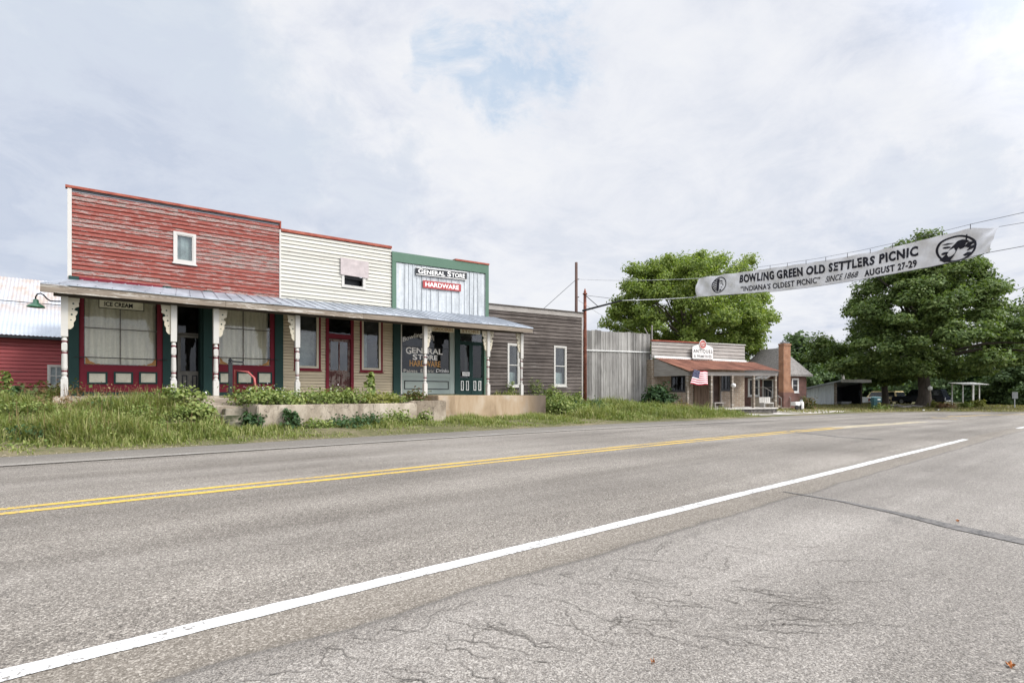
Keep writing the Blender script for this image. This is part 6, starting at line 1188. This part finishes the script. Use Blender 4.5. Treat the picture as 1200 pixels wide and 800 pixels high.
for i, (px, Y, h, w_, m_, lab) in enumerate([(705, 17.0, .5, 1.2, 'weed_leaf', 'leafy weed on the bank before the left of the plank shed'), (722, 16.0, .45, 1.2, 'yellow_leaf', 'yellowish weed on the bank before the middle of the plank shed'), (742, 17.2, .55, 1.2, 'weed_leaf', 'green weed on the bank before the right of the plank shed'), (765, 15.6, .5, 1.3, 'weed_leaf', 'weed clump below the dark evergreen shrub'), (790, 15.4, .5, 1.3, 'yellow_leaf', 'yellow green weed in front of the antiques porch corner'), (812, 15.2, .45, 1.2, 'weed_leaf', 'weed clump in front of the striped flag')]):
    x_ = pxY(px, Y); plant('weed', lab, 'weed', (x_, Y, gzf(x_, Y) - .02), h, w_, 420, .06, M[m_], 12, group=GW)
# dry seed heads and pebbly crumbs on the shoulder
x, y = scatter(1500, -6, 2.9, 14.0, 18.2, lambda x, y: .7 * lump(x, y)); setp(blade_mesh('seed_stalks', blades(np.stack([x, y, gz(x, y)], 1), rng.uniform(.35, .62, len(x)), .006, .25), M['dry_leaf']), 'thin dry seed stalks among the bank grass', 'grass', kind='stuff')
def crumbs():
    n = 800; x = rng.uniform(-6, 26, n); y = edge(x) - np.abs(rng.normal(0, .22, n)) ; s = rng.uniform(.004, .014, n); mb = MB()
    for a, b, r_ in zip(x, y, s): z = float(zbase(a)); mb.add([(a - r_, b, z), (a, b - r_, z), (a + r_, b, z), (a, b + r_, z), (a, b, z + r_)], [(0, 1, 4), (1, 2, 4), (2, 3, 4), (3, 0, 4)])
    setp(mb.build('gravel_crumbs', M['concrete']), 'loose gravel crumbs along the broken asphalt edge', 'gravel', kind='stuff')
crumbs()
for px, py, r_, lab in ((1184, 781, .017, 'curled orange leaf fallen on the asphalt at the lower right'), (765, 777, .009, 'small brown leaf on the asphalt at the lower middle'), (1122, 611, .014, 'tiny pale brown leaf beside the tar seam')):
    p = gnd(px, py); t = thing('fallen_leaf', lab, 'leaf', tuple(p)); mb = MB(); n = 9; pts = [Vector((p.x + r_ * math.cos(6.283 * i / n) * (1.3 if i % 2 else .8), p.y + r_ * math.sin(6.283 * i / n) * (1 if i % 2 else .7), .012 + .012 * math.cos(i * 2))) for i in range(n)]
    mb.add(pts + [Vector((p.x, p.y, .008))], [(i, (i + 1) % n, n) for i in range(n)]); mb.build('blade', M['orange_leaf'], t); mb = MB(); mb.tube([p + Vector((0, 0, .012)), p + Vector((r_ * 1.6, r_ * .5, .012))], .0012, 4); mb.build('stalk', M['dry_leaf'], t)

# ---------------------------------------------------------------- daylight: broken overcast with a soft high sun
SUN_AZ, SUN_EL = math.atan2(.55, -.83), R(42)          # azimuth measured from +y towards +x
w = bpy.data.worlds.new('World'); sc.world = w; w.use_nodes = True; T = w.node_tree; T.nodes.clear()
class WT(NT):
    def __init__(s): s.t = T; s.out = s.n('ShaderNodeOutputWorld')
q = WT(); D = q.n('ShaderNodeTexCoord').outputs['Generated']; sp = q.n('ShaderNodeSeparateXYZ'); q.l(D, sp.inputs[0])
zc = q.math('ADD', q.math('MAXIMUM', sp.outputs[2], 0.0), .22); cb = q.n('ShaderNodeCombineXYZ'); q.l(q.math('DIVIDE', sp.outputs[0], zc), cb.inputs[0]); q.l(q.math('DIVIDE', sp.outputs[1], zc), cb.inputs[1]); cb.inputs[2].default_value = 3.7
n1 = q.noise(cb.outputs[0], 1.3, 10, .6, .35); n2 = q.noise(cb.outputs[0], 4.2, 10, .65, .4)
def dirn(px, py):
    rx, ry = ray(px); return Vector((rx, ry, (HY - py) / F)).normalized()
wn = q.n('ShaderNodeTexNoise'); q.l(D, wn.inputs['Vector']); wn.inputs['Scale'].default_value = 7; wn.inputs['Detail'].default_value = 8; wn.inputs['Roughness'].default_value = .62
w1 = q.n('ShaderNodeVectorMath', operation='SUBTRACT'); q.l(wn.outputs['Color'], w1.inputs[0]); w1.inputs[1].default_value = (.5, .5, .5)
w2 = q.n('ShaderNodeVectorMath', operation='SCALE'); q.l(w1.outputs[0], w2.inputs[0]); w2.inputs['Scale'].default_value = .42
w3 = q.n('ShaderNodeVectorMath', operation='ADD'); q.l(D, w3.inputs[0]); q.l(w2.outputs[0], w3.inputs[1]); w4 = q.n('ShaderNodeVectorMath', operation='NORMALIZE'); q.l(w3.outputs[0], w4.inputs[0]); DW = w4.outputs[0]
def spot(px, py, cosw0, cosw1):
    d = q.n('ShaderNodeVectorMath', operation='DOT_PRODUCT'); q.l(DW, d.inputs[0]); d.inputs[1].default_value = dirn(px, py); m = q.n('ShaderNodeMapRange', interpolation_type='SMOOTHSTEP'); q.l(d.outputs['Value'], m.inputs[0]); m.inputs[1].default_value = cosw0; m.inputs[2].default_value = cosw1; return m.outputs[0]
dark = q.math('MAXIMUM', q.math('MAXIMUM', spot(150, 160, .945, .985), spot(30, 235, .975, .995)), q.math('MAXIMUM', q.math('MULTIPLY', spot(430, 225, .990, .998), .7), q.math('MULTIPLY', spot(1060, 230, .9945, .9985), .55)))
dk = q.math('MULTIPLY', dark, q.ramp(q.math('ADD', q.math('MULTIPLY', n1, .6), q.math('MULTIPLY', n2, .4)), [(.36, .25), (.56, 1)]))
cloud = q.ramp(q.math('ADD', q.math('MULTIPLY', n1, .55), q.math('MULTIPLY', n2, .45)), [(.40, (.64, .69, .80)), (.47, (.76, .79, .87)), (.53, (.84, .86, .915)), (.60, (.90, .91, .94))])
cloud = q.mix(q.math('MULTIPLY', dk, .9), cloud, (.75, .81, .885), 'MULTIPLY')
cloud = q.mix(q.math('MULTIPLY', spot(760, 240, .90, .999), .45), cloud, (.88, .895, .935))
gap = q.math('MAXIMUM', spot(580, 20, .985, .997), q.math('MULTIPLY', spot(490, 50, .9975, .9995), .8))
gap = q.math('MULTIPLY', gap, q.ramp(n2, [(.46, 0), (.60, 1)]))
cloud = q.mix(q.math('MULTIPLY', gap, .7), cloud, (.52, .68, .88))
zen = q.n('ShaderNodeMapRange', interpolation_type='SMOOTHSTEP'); q.l(sp.outputs[2], zen.inputs[0]); zen.inputs[1].default_value = .56; zen.inputs[2].default_value = 1.0; zen.inputs[3].default_value = 1.0; zen.inputs[4].default_value = 2.2
sky = q.n('ShaderNodeTexSky', sky_type='NISHITA'); sky.sun_disc = False; sky.sun_elevation = SUN_EL; sky.sun_rotation = SUN_AZ
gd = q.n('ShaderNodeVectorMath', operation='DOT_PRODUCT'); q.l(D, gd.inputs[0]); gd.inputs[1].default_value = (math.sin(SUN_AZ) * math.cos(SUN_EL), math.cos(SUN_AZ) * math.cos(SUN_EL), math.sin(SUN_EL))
gm = q.n('ShaderNodeMapRange', interpolation_type='SMOOTHSTEP'); q.l(gd.outputs['Value'], gm.inputs[0]); gm.inputs[1].default_value = .5; gm.inputs[2].default_value = 1.0; gm.inputs[3].default_value = 0.0; gm.inputs[4].default_value = 3.0   # broad sky glow about the unseen sun, added to fill facade and porch
b1 = q.n('ShaderNodeBackground'); q.l(sky.outputs[0], b1.inputs[0]); b1.inputs[1].default_value = .12
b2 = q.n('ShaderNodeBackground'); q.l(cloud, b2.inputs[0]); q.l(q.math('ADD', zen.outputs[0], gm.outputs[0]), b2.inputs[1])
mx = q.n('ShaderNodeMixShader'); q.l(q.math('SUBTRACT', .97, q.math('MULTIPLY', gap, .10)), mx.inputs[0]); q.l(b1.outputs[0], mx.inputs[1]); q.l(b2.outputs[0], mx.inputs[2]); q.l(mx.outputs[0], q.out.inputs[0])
L = bpy.data.lights.new('sun', 'SUN'); L.energy = 2.5; L.angle = R(14); L.color = (1, .955, .88); so = bpy.data.objects.new('sun', L); COL.objects.link(so)
sd = Vector((math.sin(SUN_AZ) * math.cos(SUN_EL), math.cos(SUN_AZ) * math.cos(SUN_EL), math.sin(SUN_EL))); so.rotation_euler = (-sd).to_track_quat('-Z', 'Y').to_euler(); so.location = (10, -20, 40)
# ---------------------------------------------------------------- camera
c = bpy.data.cameras.new('camera'); co = bpy.data.objects.new('camera', c); COL.objects.link(co); sc.camera = co
c.sensor_fit = 'HORIZONTAL'; c.sensor_width = 36; c.lens = 36 * F / 1200; c.shift_y = (HY - 400) / 1200; c.clip_end = 2000; c.clip_start = .05
fwd = Vector((CT, ST, 0)); co.location = (0, 0, EYE); co.rotation_euler = fwd.to_track_quat('-Z', 'Y').to_euler()
sc.view_settings.view_transform = 'Standard'; sc.view_settings.look = 'None'; sc.view_settings.gamma = 1; sc.view_settings.exposure = .03; sc.view_settings.use_curve_mapping = False
sc.render.resolution_x, sc.render.resolution_y = 1024, 682
sc.cycles.max_bounces = 8; sc.cycles.transparent_max_bounces = 12; sc.cycles.use_denoising = True
